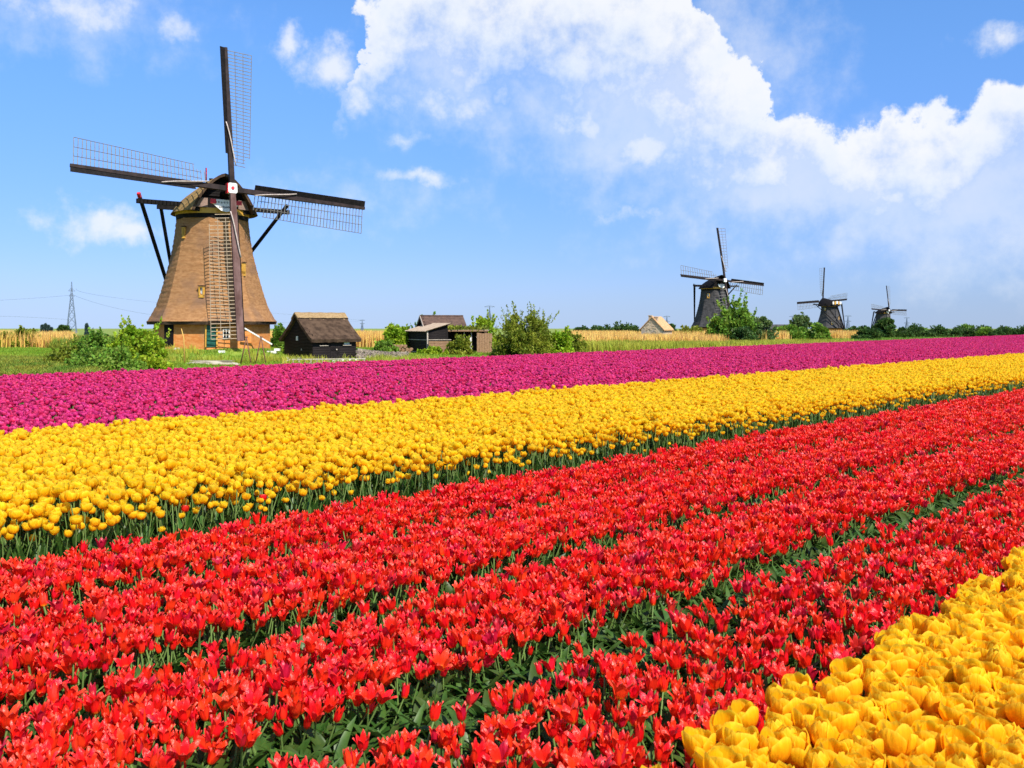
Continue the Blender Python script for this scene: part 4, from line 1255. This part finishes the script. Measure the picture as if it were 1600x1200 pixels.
bush('bush', 'low bush right of the dark round tree', 'bush', 1408, 230, 48, 15, M['leaf_dark'], 2400, 22, .46, group=G3)
for px_, w_, h_, lab in ((902, 12, 14, 'first little bush of the dark far hedge behind the reeds'), (925, 46, 17, 'low left part of the dark far hedge behind the reeds'), (965, 60, 21, 'tallest bush of the dark far hedge behind the reeds'), (992, 36, 17, 'bush of the far hedge beside the stone hut'), (1047, 26, 22, 'small dark bush just right of the stone hut')):
    bush('hedge_bush', lab, 'bush', px_, 330, w_ * 1.2, h_ - 2, M['leaf_dark'], 1500, 26, .6, group='far hedge behind the reeds')
# long far hedge to the right: bushes of one kind, copies of three
protos = []
G4 = 'bushes of the long far hedge'
xs = np.arange(1432, 1720, 11.0)
for i, px_ in enumerate(xs):
    c = on_ground(px_ + random.uniform(-3, 3), 300 + random.uniform(-12, 12))
    if i < 3:
        root = bush('hedge_bush', 'bush in the long even hedge on the far right horizon', 'bush', px_, 300, 32, 13, M['leaf_mid'] if i % 2 else M['leaf_dark'], 1700, 34, .42, group=G4)
        protos.append(root)
    else:
        src = protos[i % 3]
        root = src.copy(); COL.objects.link(root)
        for ch in src.children:
            k = ch.copy(); COL.objects.link(k); k.parent = root
    root.location = c; root.rotation_euler = (0, 0, random.uniform(-.5, .5) + (3.14 if i % 2 else 0))
    sc = random.uniform(.85, 1.2); root.scale = (sc, sc, sc * random.uniform(.85, 1.15) * (1.25 if i == 0 else 1))


# ------------------------------------------------------------------ grass, weeds and reeds (blades joined: nobody could count them)
def blades(name, pts, hmin, hmax, wid, mat_, lean=.35, per=7, spread=.12, kind='stuff'):
    pts = np.repeat(pts, per, axis=0)
    n = len(pts)
    pts = pts + np.concatenate([rng.normal(size=(n, 2)) * spread, np.zeros((n, 1))], 1)
    h = rng.uniform(hmin, hmax, n)
    a = rng.uniform(0, 2 * math.pi, n)
    s = np.stack([np.cos(a), np.sin(a), np.zeros(n)], 1) * (wid * rng.uniform(.6, 1.4, n) / 2)[:, None]
    ln = rng.normal(size=(n, 2)) * lean
    mid = pts + np.stack([ln[:, 0] * h * .35, ln[:, 1] * h * .35, h * .6], 1)
    tip = pts + np.stack([ln[:, 0] * h, ln[:, 1] * h, h], 1)
    b0 = pts - [0, 0, .05]
    V = np.stack([b0 - s, b0 + s, mid + s * .8, mid - s * .8, tip], 1).reshape(-1, 3)
    i = np.arange(n)[:, None] * 5
    Fc = np.concatenate([i + [[0, 1, 2]], i + [[0, 2, 3]], i + [[3, 2, 4]]], 1).reshape(-1, 3)
    return tag(place(name, np_mesh(name, V, Fc, mat_)), kind=kind)


def scatter(px0, px1, Y0, Y1, n, keep=None):
    """points on the ground between two bearings and two depths"""
    Y = np.sqrt(rng.uniform(Y0 ** 2, Y1 ** 2, n))
    x = (rng.uniform(px0, px1, n) - 800) / F * Y
    if keep is not None:
        k = keep(x, Y); x, Y = x[k], Y[k]
    return np.stack([x, Y, height(x, Y)], 1)


def clear(x, y):
    r = np.hypot(x - MILL[0], y - MILL[1])
    hu = (x - hc.x) * math.cos(HA) + (y - hc.y) * math.sin(HA); hv = -(x - hc.x) * math.sin(HA) + (y - hc.y) * math.cos(HA)
    return (r > 5.7) & ~((hu > -.1) & (hu < LL + .1) & (hv > -.1) & (hv < WW + .1))


nz = lambda x, y, a: np.sin(x * .31 * a + 1.7) * np.cos(y * .23 * a) + .6 * np.sin(x * .77 * a - y * .41 * a)
blades('grass', scatter(-80, 920, 52, 126, 36000, clear), .08, .30, .06, M['grass'], .35, 5, .16)
blades('tall_grass', scatter(230, 700, 76.5, 84, 700, lambda x, y: clear(x, y) & (nz(x, y, 2) > -.2)), .4, .85, .05, M['reed_green'], .25, 7, .14)
blades('weeds', scatter(-60, 150, 54, 80, 5500), .3, .85, .12, M['weed'], .45, 9, .25)
blades('reeds', np.concatenate([scatter(-80, 112, 126, 150, 2600, lambda x, y: nz(x, y, 1) > -.8), scatter(405, 620, 128, 165, 4200), scatter(880, 1200, 150, 215, 6500, lambda x, y: (np.abs(x / y * F - 224) > 34) | (y > 192)), scatter(1185, 1230, 170, 200, 700), scatter(1295, 1345, 200, 235, 1400)]),
       1.5, 2.7, .10, M['reed'], .10, 7, .3)
blades('reeds_front', scatter(870, 1135, 128, 150, 3600, lambda x, y: nz(x, y, .7) > -.9), 1.2, 2.2, .09, M['reed'], .12, 7, .3)
blades('green_reeds', scatter(850, 1330, 112, 138, 7000), .6, 1.35, .10, M['reed_green'], .16, 7, .3)
blades('bank_weeds', scatter(80, 320, 122, 150, 2600), .9, 2.0, .12, M['weed'], .25, 7, .3)
blades('meadow_grass', scatter(1120, 1500, 140, 240, 5000), .4, 1.0, .16, M['leaf_mid'], .2, 6, .4)


# ------------------------------------------------------------------ tulips
def sheet(rows, al):
    """rows: (nv, nu, 3) grid -> verts, quads, along"""
    rows = np.asarray(rows, float)
    nv, nu = rows.shape[:2]
    i = np.arange(nv * nu).reshape(nv, nu)
    Fc = np.stack([i[:-1, :-1], i[:-1, 1:], i[1:, 1:], i[1:, :-1]], -1).reshape(-1, 4)
    return rows.reshape(-1, 3), Fc, np.repeat(al, nu)


def petal(R0, H, ang, rt, zt, wt_, nu, nv, seed, top, pointed=False):
    r = np.random.default_rng(seed)
    kx = np.linspace(0, 1, len(rt))
    v = np.linspace(0, 1, nv)
    rs, hs_ = 1 + r.normal() * .06, 1 + r.normal() * .06
    rr = np.interp(v, kx, rt) * R0 * rs
    zz_ = np.interp(v, kx, zt) * H * hs_
    ww = np.interp(v, kx, wt_)
    u = np.linspace(-1, 1, nu)
    wav = r.normal(size=2) * .05; ph = r.uniform(0, 6.28, 2)
    rows = np.zeros((nv, nu, 3))
    for j in range(nv if not pointed else 0):     # rounded tops: the rim falls off towards both edges
        ve = v[j] * (1 - (.27 + .08 * ph[0] / 6.28) * np.abs(u) ** 2.2)
        rad = np.interp(ve, kx, rt) * R0 * rs * (1 + .05 * u * u * v[j] + wav[1] * u * v[j] + .035 * np.sin(u * 3.2 + v[j] * 4 + ph[1]) * v[j] ** 2)
        a = ang + u * np.interp(ve, kx, wt_) * (1 + wav[0] * v[j])
        rows[j, :, 0] = rad * np.cos(a); rows[j, :, 1] = rad * np.sin(a)
        rows[j, :, 2] = np.interp(ve, kx, zt) * H * hs_ + H * .018 * np.sin(u * 5 + ph[0]) * v[j] ** 3
    for j in range(nv if pointed else 0):
        a = ang + u * ww[j] * (1 + wav[0] * v[j])
        rad = rr[j] * (1 + (0.06 if not pointed else 0.16) * u * u * (v[j]) + wav[1] * u * v[j])
        rows[j, :, 0] = rad * np.cos(a); rows[j, :, 1] = rad * np.sin(a)
        rows[j, :, 2] = zz_[j] - H * (.08 if not pointed else .02) * u * u * v[j] ** 2 + (H * .05 * (1 - u * u) if pointed else 0) * v[j]
    rows[:, :, 2] += top[2]; rows[:, :, 0] += top[0]; rows[:, :, 1] += top[1]
    return sheet(rows, v)


CUP_R, CUP_Z, CUP_W = [.14, .62, .93, 1.04, 1.0, .84], [0, .07, .30, .58, .84, 1.0], [.9, 1.02, 1.04, 1.02, .96, .80]
FULL_R, FULL_Z, CUP_W2 = [.14, .66, 1.0, 1.14, 1.18, 1.06], [0, .06, .26, .54, .80, .96], [.95, 1.05, 1.08, 1.04, .96, .82]
OPEN_R = [.14, .62, .95, 1.12, 1.2, 1.18]
BUD_R = [.14, .6, .82, .82, .66, .34]
STAR_R, STAR_Z, STAR_W = [.20, .70, .90, 1.05, 1.32, 1.72], [0, .10, .36, .62, .84, .98], [.8, .80, .72, .55, .30, .02]
STAR4_R = [.20, .66, .84, .92, 1.02, 1.22]
STAR3_R = [.20, .72, .98, 1.12, 1.28, 1.50]
STAR2_R = [.20, .74, 1.02, 1.30, 1.70, 2.15]
STAR2_Z = [0, .10, .34, .57, .75, .86]
STARB_R = [.20, .62, .74, .72, .70, .78]


def leaf_blade(L_, wdt, ang, bend, nv, seed, nu=3, start=0.0):
    r = np.random.default_rng(seed)
    v = np.linspace(0, 1, nv)
    th = bend[0] + (bend[1] - bend[0]) * v ** 1.4          # angle from vertical
    ds = L_ / (nv - 1)
    x = np.concatenate([[0], np.cumsum(np.sin((th[1:] + th[:-1]) / 2) * ds)]) + .004
    z = np.concatenate([[0], np.cumsum(np.cos((th[1:] + th[:-1]) / 2) * ds)]) + start
    wv_ = wdt / 2 * np.sin(np.pi * np.clip(v * .86 + .12, 0, 1)) ** .8
    wv_[-1] = wdt * .02
    u = np.linspace(-1, 1, nu)
    tw = r.normal() * .5
    rows = np.zeros((nv, nu, 3))
    for j in range(nv):
        lat = u * wv_[j]
        up_ = .35 * np.abs(lat)
        c, s_ = math.cos(tw * v[j]), math.sin(tw * v[j])
        px_ = x[j] - up_ * math.cos(th[j]) * .6; pz_ = z[j] + up_ * math.sin(th[j]) * .8 + lat * s_ * .6
        yy = lat * c
        rows[j, :, 0] = px_ * math.cos(ang) - yy * math.sin(ang)
        rows[j, :, 1] = px_ * math.sin(ang) + yy * math.cos(ang)
        rows[j, :, 2] = np.maximum(pz_, .004)
    return sheet(rows, v)


def stem_tube(hh, lean, rad, n=5, k=4):
    v = np.linspace(0, 1, k)
    a = np.linspace(0, 2 * math.pi, n + 1)
    rows = np.zeros((k, n + 1, 3))
    for j in range(k):
        rows[j, :, 0] = lean[0] * v[j] ** 2 + rad * np.cos(a); rows[j, :, 1] = lean[1] * v[j] ** 2 + rad * np.sin(a); rows[j, :, 2] = hh * v[j]
    return sheet(rows, v)


KINDS_T = {   # radius, height of the flower, stem, leaves (n, length, width, bend), profile choices
    'gold': dict(mat='gold', R=.036, H=.070, stem=.44, sr=.0045, leaf=(2, .36, .055, (.15, .75)), prof=[(CUP_R, CUP_Z, CUP_W2), (FULL_R, CUP_Z, CUP_W2), (CUP_R, CUP_Z, CUP_W2), (FULL_R, FULL_Z, CUP_W2), (BUD_R, CUP_Z, CUP_W2)], pt=False),
    'yellow': dict(mat='yellow', R=.0325, H=.062, stem=.43, sr=.004, leaf=(3, .33, .045, (.12, .6)), prof=[(CUP_R, CUP_Z, CUP_W), (OPEN_R, CUP_Z, CUP_W), (FULL_R, FULL_Z, CUP_W), (BUD_R, CUP_Z, CUP_W), (OPEN_R, FULL_Z, CUP_W)], pt=False),
    'red': dict(mat='red', R=.0172, H=.054, stem=.19, sr=.0035, leaf=(3, .17, .045, (.5, 1.35)), prof=[(STAR_R, STAR_Z, STAR_W), (STAR3_R, STAR_Z, STAR_W), (STAR2_R, STAR2_Z, STAR_W), (STAR3_R, STAR_Z, STAR_W), (STARB_R, STAR_Z, STAR_W), (STAR_R, STAR_Z, STAR_W), (STARB_R, STAR_Z, STAR_W), (STAR4_R, STAR_Z, STAR_W)], pt=True),
    'magenta': dict(mat='magenta', R=.034, H=.060, stem=.335, sr=.004, leaf=(2, .28, .045, (.2, .7)), prof=[(CUP_R, CUP_Z, CUP_W), (OPEN_R, CUP_Z, CUP_W), (BUD_R, CUP_Z, CUP_W)], pt=False),
}


def tulip_parts(kind, var, fine):
    K = KINDS_T[kind]
    rt, zt, wt_ = K['prof'][var % len(K['prof'])]
    r = np.random.default_rng(100 + var * 17 + sum(map(ord, kind)))
    lean = r.normal(size=2) * K['stem'] * .07
    top = (lean[0], lean[1], K['stem'])
    nu, nv = (7, 9) if fine else ((3, 6) if kind != 'magenta' else (3, 4))
    out = []
    for i in range(6):
        inner = i >= 3
        ang = (i % 3) * 2 * math.pi / 3 + (math.pi / 3 if inner else 0) + r.normal() * .06
        sc_r = .90 if inner else 1.0
        out.append(('petal', K['mat'], petal(K['R'] * sc_r, K['H'] * (1.0 if inner else .97), ang, rt, zt, wt_, nu, nv, int(r.integers(1e6)), top, K['pt'])))
    out.append(('stem', 'tulip_stem', stem_tube(K['stem'] + .004, lean, K['sr'], 5 if fine else 4, 4 if fine else 3)))
    n, ll, lw, bend = K['leaf']
    if not fine and kind == 'magenta': n = 1
    for i in range(n):
        a = i * 2 * math.pi / n + r.normal() * .4
        out.append(('leaf', 'tulip_leaf', leaf_blade(ll * r.uniform(.8, 1.15), lw * r.uniform(.8, 1.2), a, (bend[0] * r.uniform(.7, 1.3), bend[1] * r.uniform(.7, 1.3)), 8 if fine else 5, int(r.integers(1e6)))))
    return out


def part_mesh(nm, mt, data):
    V, Fc, al = data
    me = np_mesh(nm, V, Fc, M[mt], True)
    a = me.attributes.new('along', 'FLOAT', 'POINT'); a.data.foreach_set('value', al.astype(np.float32))
    return me


def joined_mesh(nm, parts):
    mats, Vs, Fs, As, Ms, o = [], [], [], [], [], 0
    for _, mt, (V, Fc, al) in parts:
        if mt not in mats: mats.append(mt)
        Vs.append(V); Fs.append(Fc + o); As.append(al); Ms.append(np.full(len(Fc), mats.index(mt))); o += len(V)
    me = np_mesh(nm, np.concatenate(Vs), np.concatenate(Fs), [M[q] for q in mats], True)
    me.polygons.foreach_set('material_index', np.concatenate(Ms).astype(np.int32))
    a = me.attributes.new('along', 'FLOAT', 'POINT'); a.data.foreach_set('value', np.concatenate(As).astype(np.float32))
    return me


def mass(name, protos_, P, rot, scl, var, label):
    """what is past the countable ones: one object that instances the joined tulips on its points"""
    me = bpy.data.meshes.new(name)
    n = len(P)
    me.vertices.add(n); me.vertices.foreach_set('co', P.astype(np.float32).ravel())
    a = me.attributes.new('turn', 'FLOAT_VECTOR', 'POINT'); a.data.foreach_set('vector', rot.astype(np.float32).ravel())
    a = me.attributes.new('size', 'FLOAT', 'POINT'); a.data.foreach_set('value', scl.astype(np.float32))
    a = me.attributes.new('pick', 'INT', 'POINT'); a.data.foreach_set('value', var.astype(np.int32))
    o = place(name, me)
    for pm_ in protos_:
        pass
    ng = bpy.data.node_groups.new(name, 'GeometryNodeTree')
    ng.interface.new_socket('Geometry', in_out='INPUT', socket_type='NodeSocketGeometry')
    ng.interface.new_socket('Geometry', in_out='OUTPUT', socket_type='NodeSocketGeometry')
    g = NT(ng)
    gi = g.n('NodeGroupInput'); go = g.n('NodeGroupOutput')
    jn = g.n('GeometryNodeJoinGeometry')
    for pm_ in protos_:
        src = bpy.data.objects.new(name + '_plant', pm_)
        oi = g.n('GeometryNodeObjectInfo', {'Object': src, 'As Instance': True})
        ng.links.new(oi.outputs['Geometry'], jn.inputs[0])
    na = lambda nm, ty: g.n('GeometryNodeInputNamedAttribute', {'Name': nm}, data_type=ty).outputs['Attribute']
    er = g.n('FunctionNodeEulerToRotation', {0: na('turn', 'FLOAT_VECTOR')})
    ip = g.n('GeometryNodeInstanceOnPoints', {'Points': gi.outputs[0], 'Instance': jn.outputs[0], 'Pick Instance': True, 'Instance Index': na('pick', 'INT'), 'Rotation': er.outputs[0], 'Scale': na('size', 'FLOAT')})
    ng.links.new(ip.outputs[0], go.inputs[0])
    md = o.modifiers.new('plants', 'NODES'); md.node_group = ng
    tag(o, label, None, None, 'stuff')
    return o


def field(d0, d1, s0, s1, dens, jitter=.42):
    """jittered planting in the bed between two row lines; returns d, s"""
    sp_ = 1 / math.sqrt(dens)
    dd, ss = np.meshgrid(np.arange(d0 + sp_ / 2, d1, sp_), np.arange(s0, s1, sp_))
    dd = dd + (np.arange(dd.shape[0]) % 2)[:, None] * sp_ / 2
    d = dd.ravel() + rng.uniform(-1, 1, dd.size) * sp_ * jitter
    s = ss.ravel() + rng.uniform(-1, 1, dd.size) * sp_ * jitter
    return d, s


def to_xy(d, s):
    return (s - d) * Q, (s + d) * Q


def in_wedge(x, y, m=1.5):
    return (np.abs(x) < np.maximum(y, 0) * .569 * 1.12 + m) & (y > .6)


def in_frame(x, y, z, pad=4):
    px_ = 800 + F * x / np.maximum(y, .01); py_ = YH - F * (z - ZC) / np.maximum(y, .01)
    return (y > .3) & (px_ > -pad) & (px_ < 1600 + pad) & (py_ < 1200 + pad)


def smooth_noise(d, s, a, seed):
    r = np.random.default_rng(seed)
    o = np.zeros_like(d)
    for k in range(6):
        f1, f2, p1 = r.normal() * a * (1 + k * .5), r.normal() * a * (1 + k * .5), r.uniform(0, 6.28)
        o += np.sin(d * f1 + s * f2 + p1) / (1 + k * .3)
    return o / 2.5


beds = {}
# front golden bed
d, s = field(-.35, 1.195, .2, 7.0, 370, .34)
beds['gold'] = [d, s]
# red bed: four strips with walkways between them, some bare patches where leaves show
d, s = field(1.42, 5.42, -2.5, 27, 560)
keep = np.ones(len(d), bool)
for dc_, wd_, patch in ((2.50, .195, -9), (3.52, .15, -1.7), (4.66, .12, -1.5)):
    wob = .03 * smooth_noise(d * 0, s, 1.5, int(dc_ * 100))
    near = np.abs(d - dc_ - wob) < wd_ * (1 + .22 * smooth_noise(d * 0, s, 3.0, int(dc_ * 77)))
    keep &= ~(near & (smooth_noise(d * .3, s, 1.6, int(dc_ * 50)) > patch) & (rng.uniform(size=len(d)) < .975))
keep &= ~((d < 2.3) & (rng.uniform(size=len(d)) < .42))           # the strip next to the golden bed is thinner
beds['red'] = [d[keep], s[keep]]
# yellow bed
d, s = field(5.58, 9.72, -2, 46, 270)
keep = ~((d < 5.85) & (rng.uniform(size=len(d)) < .3))
beds['yellow'] = [d[keep], s[keep]]
# magenta bed runs far
d, s = field(9.95, 31.5, -2, 135, 88)
keep = (d < dback(s) + .06 * np.sin(s)) & ~((d > 19.9) & (d < 20.7) & (s > 12.5) & (s < 18.0 + (20.7 - d) * 2.0)) 
beds['magenta'] = [d[keep], s[keep]]

LAB = {'gold': ('yellow_tulip', 'large golden yellow tulip in the bed at the near corner', 'tulip', 'golden tulips of the near corner bed'),
       'yellow': ('yellow_tulip', 'yellow tulip on a tall stem along the edge of the long yellow bed', 'tulip', 'yellow tulips along the edge of the long bed'),
       'red': ('red_tulip', 'red tulip with pointed petals in the nearest part of the red bed', 'tulip', 'red tulips of the nearest part of the red bed'),
       'magenta': ('magenta_tulip', 'magenta tulip at the near edge of the far magenta bed', 'tulip', 'magenta tulips along the near edge of their bed')}
FORM = {
    'red': ['red tulip with six pointed petals flaring at the tips, nearest red bed', 'red tulip half open with upright pointed petals, nearest red bed', 'red tulip spread wide like a star, nearest red bed',
            'red tulip half open with upright pointed petals, nearest red bed', 'slim closed red tulip bud, nearest red bed', 'red tulip with six pointed petals flaring at the tips, nearest red bed',
            'slim closed red tulip bud, nearest red bed', 'narrow red tulip just beginning to open, nearest red bed'],
    'gold': ['golden yellow tulip with a rounded cup in the near corner bed', 'golden yellow tulip with a broad open cup in the near corner bed', 'golden yellow tulip with a rounded cup in the near corner bed',
             'golden yellow tulip blown wide open in the near corner bed', 'golden yellow tulip still closed like an egg in the near corner bed'],
    'yellow': ['yellow tulip with a rounded cup along the edge of the long yellow bed', 'yellow tulip with an open cup along the edge of the long yellow bed', 'yellow tulip blown wide along the edge of the long yellow bed',
               'yellow tulip still closed along the edge of the long yellow bed', 'yellow tulip with an open cup along the edge of the long yellow bed'],
    'magenta': ['magenta tulip with a rounded cup at the near edge of its bed', 'magenta tulip with an open cup at the near edge of its bed', 'magenta tulip still closed at the near edge of its bed'],
}
left = 300
for kind in ('gold', 'yellow', 'red', 'magenta'):
    d, s = beds[kind]
    x, y = to_xy(d, s)
    k = in_wedge(x, y, 1.5 if kind != 'magenta' else 2.5)
    x, y, d, s = x[k], y[k], d[k], s[k]
    n = len(x)
    K = KINDS_T[kind]
    zs = rng.normal(size=n) * {'gold': .035, 'yellow': .042, 'red': .13, 'magenta': .035}[kind] + 1.0
    zs = zs + {'gold': .03, 'yellow': .035, 'red': .06, 'magenta': .04}[kind] * smooth_noise(d, s, 2.5, 3)
    if kind == 'yellow':
        zs -= np.clip((6.15 - d) / .5, 0, 1) * rng.uniform(0, .40, n)
        zs += np.clip((d - 9.4) / .3, 0, 1) * rng.uniform(-.03, .07, n)
    zs = np.clip(zs, .5, 1.3)
    tilt = {'gold': .10, 'yellow': .10, 'red': .22, 'magenta': .12}[kind]
    rot = np.stack([rng.normal(size=n) * tilt, rng.normal(size=n) * tilt, rng.uniform(0, 6.283, n)], 1)
    nvar = len(K['prof'])
    var = rng.integers(0, nvar, n)
    z0 = np.zeros(n)
    ztop = (K['stem'] + K['H'] * .5) * zs
    vis = in_frame(x, y, ztop)
    if kind == 'red': vis &= d > 1.57
    if kind == 'magenta': vis &= d > 10.15
    if kind == 'gold': vis &= in_frame(x, y, ztop, -6)
    order = np.argsort(np.where(vis, y, 1e6))
    cnt = int(vis.sum())
    take = {'gold': min(cnt, 220), 'yellow': left, 'red': 300, 'magenta': 300}[kind]
    if kind == 'yellow':                     # the biggest ones that stand free at the edge of the bed
        order = np.argsort(np.where(vis, y + np.maximum(0, d - 6.1) * .0, 1e6))
    take = min(take, cnt)
    if kind == 'gold': left = 300 - take
    one = order[:take]
    rest = np.setdiff1d(np.arange(n), one)
    print(kind, 'planted', n, 'in view', cnt, 'single', take)
    nm, lab, cat, grp = LAB[kind]
    # one of each variant, then copies of the thing and of each part
    fine = kind != 'magenta'
    proto_parts = [[(pn, part_mesh(pn, mt, dt)) for pn, mt, dt in tulip_parts(kind, v, True)] if fine else [] for v in range(nvar)]
    whole = [joined_mesh(nm, tulip_parts(kind, v, False)) for v in range(nvar)]
    first = {}
    for i in one:
        v = int(var[i])
        if fine:
            if v not in first:
                t_ = thing(nm, lab, cat, group=grp)
                for pn, me in proto_parts[v]: place(pn, me, t_)
                first[v] = t_
            else:
                src = first[v]
                t_ = src.copy(); COL.objects.link(t_)
                for ch in src.children:
                    c_ = ch.copy(); COL.objects.link(c_); c_.parent = t_
        else:
            t_ = place(nm, whole[v]); tag(t_, lab, cat, grp)
        if kind in FORM: t_['label'] = FORM[kind][v]
        t_.location = (x[i], y[i], 0.0)
        t_.rotation_euler = tuple(rot[i])
        t_.scale = (zs[i],) * 3
    P = np.stack([x[rest], y[rest], z0[rest]], 1)
    LM = {'gold': 'remaining golden yellow tulips of the near corner bed', 'yellow': 'long broad bed of bright yellow tulips', 'red': 'wide bed of low red tulips', 'magenta': 'far broad bed of magenta tulips'}
    NM = {'gold': 'golden_tulips', 'yellow': 'yellow_tulips', 'red': 'red_tulips', 'magenta': 'magenta_tulips'}
    mass(NM[kind], whole, P, rot[rest], zs[rest], var[rest], LM[kind])

# three stray red tulips among the yellow ones
for (px_, py_, Y_), lab in (((412, 776, 6.35), 'stray orange red tulip at the edge of the yellow bed, largest of the strays'), ((291, 793, 6.0), 'stray red tulip at the yellow bed edge farther left than the other strays'), ((330, 735, 7.6), 'stray red tulip in the middle of the yellow bed')):
    c = at(px_, py_, Y_)
    t_ = thing('red_tulip', lab, 'tulip', (c.x, c.y, 0), 1.0)
    for pn, mt, dt in tulip_parts('yellow', 0, True):
        place(pn, part_mesh(pn, 'red' if mt == 'yellow' else mt, dt), t_)
    t_.scale = ((c.z) / .46,) * 3

# leaf tufts in the walkways and under the bed edges
lv = []
for v in range(4):
    r = np.random.default_rng(900 + v)
    parts = [('leaf', 'tulip_leaf', leaf_blade(r.uniform(.14, .26), r.uniform(.03, .05), r.uniform(0, 6.28), (r.uniform(.3, .8), r.uniform(1.0, 1.7)), 6, int(r.integers(1e6)))) for _ in range(5)]
    lv.append(joined_mesh('leaf_tuft', parts))
P, Rt, Sc = [], [], []
for d0, d1, n, s0, s1, sc0 in ((2.28, 2.72, 1900, -1, 14, .95), (3.38, 3.66, 500, -1, 14, .8), (4.56, 4.76, 300, -1, 18, .75), (5.42, 5.75, 2600, -1, 30, 1.05), (1.36, 2.1, 1400, 0, 8, .9), (9.6, 10.05, 700, -1, 30, 1.0)):
    d = rng.uniform(d0, d1, n); s = rng.uniform(s0, s1, n)
    x, y = to_xy(d, s); k = in_wedge(x, y)
    P.append(np.stack([x, y, 0 * x], 1)[k]); Rt.append(np.stack([0 * x, 0 * x, rng.uniform(0, 6.28, n)], 1)[k]); Sc.append((rng.uniform(.7, 1.2, n) * sc0)[k])
P, Rt, Sc = np.concatenate(P), np.concatenate(Rt), np.concatenate(Sc)
mass('tulip_leaves', lv, P, Rt, Sc, rng.integers(0, 4, len(P)), 'green tulip leaves filling the walkways between the red strips')
# dry straw on the soil of the near walkways
V, Fc = leaves(np.stack([*to_xy(rng.uniform(1.4, 2.4, 1500), rng.uniform(.5, 9, 1500)), rng.uniform(.008, .03, 1500)], 1), np.concatenate([rng.normal(size=(1500, 2)), rng.normal(size=(1500, 1)) * .15], 1), .06, .06)
tag(place('straw', np_mesh('straw', V, Fc, M['straw'])), kind='stuff')
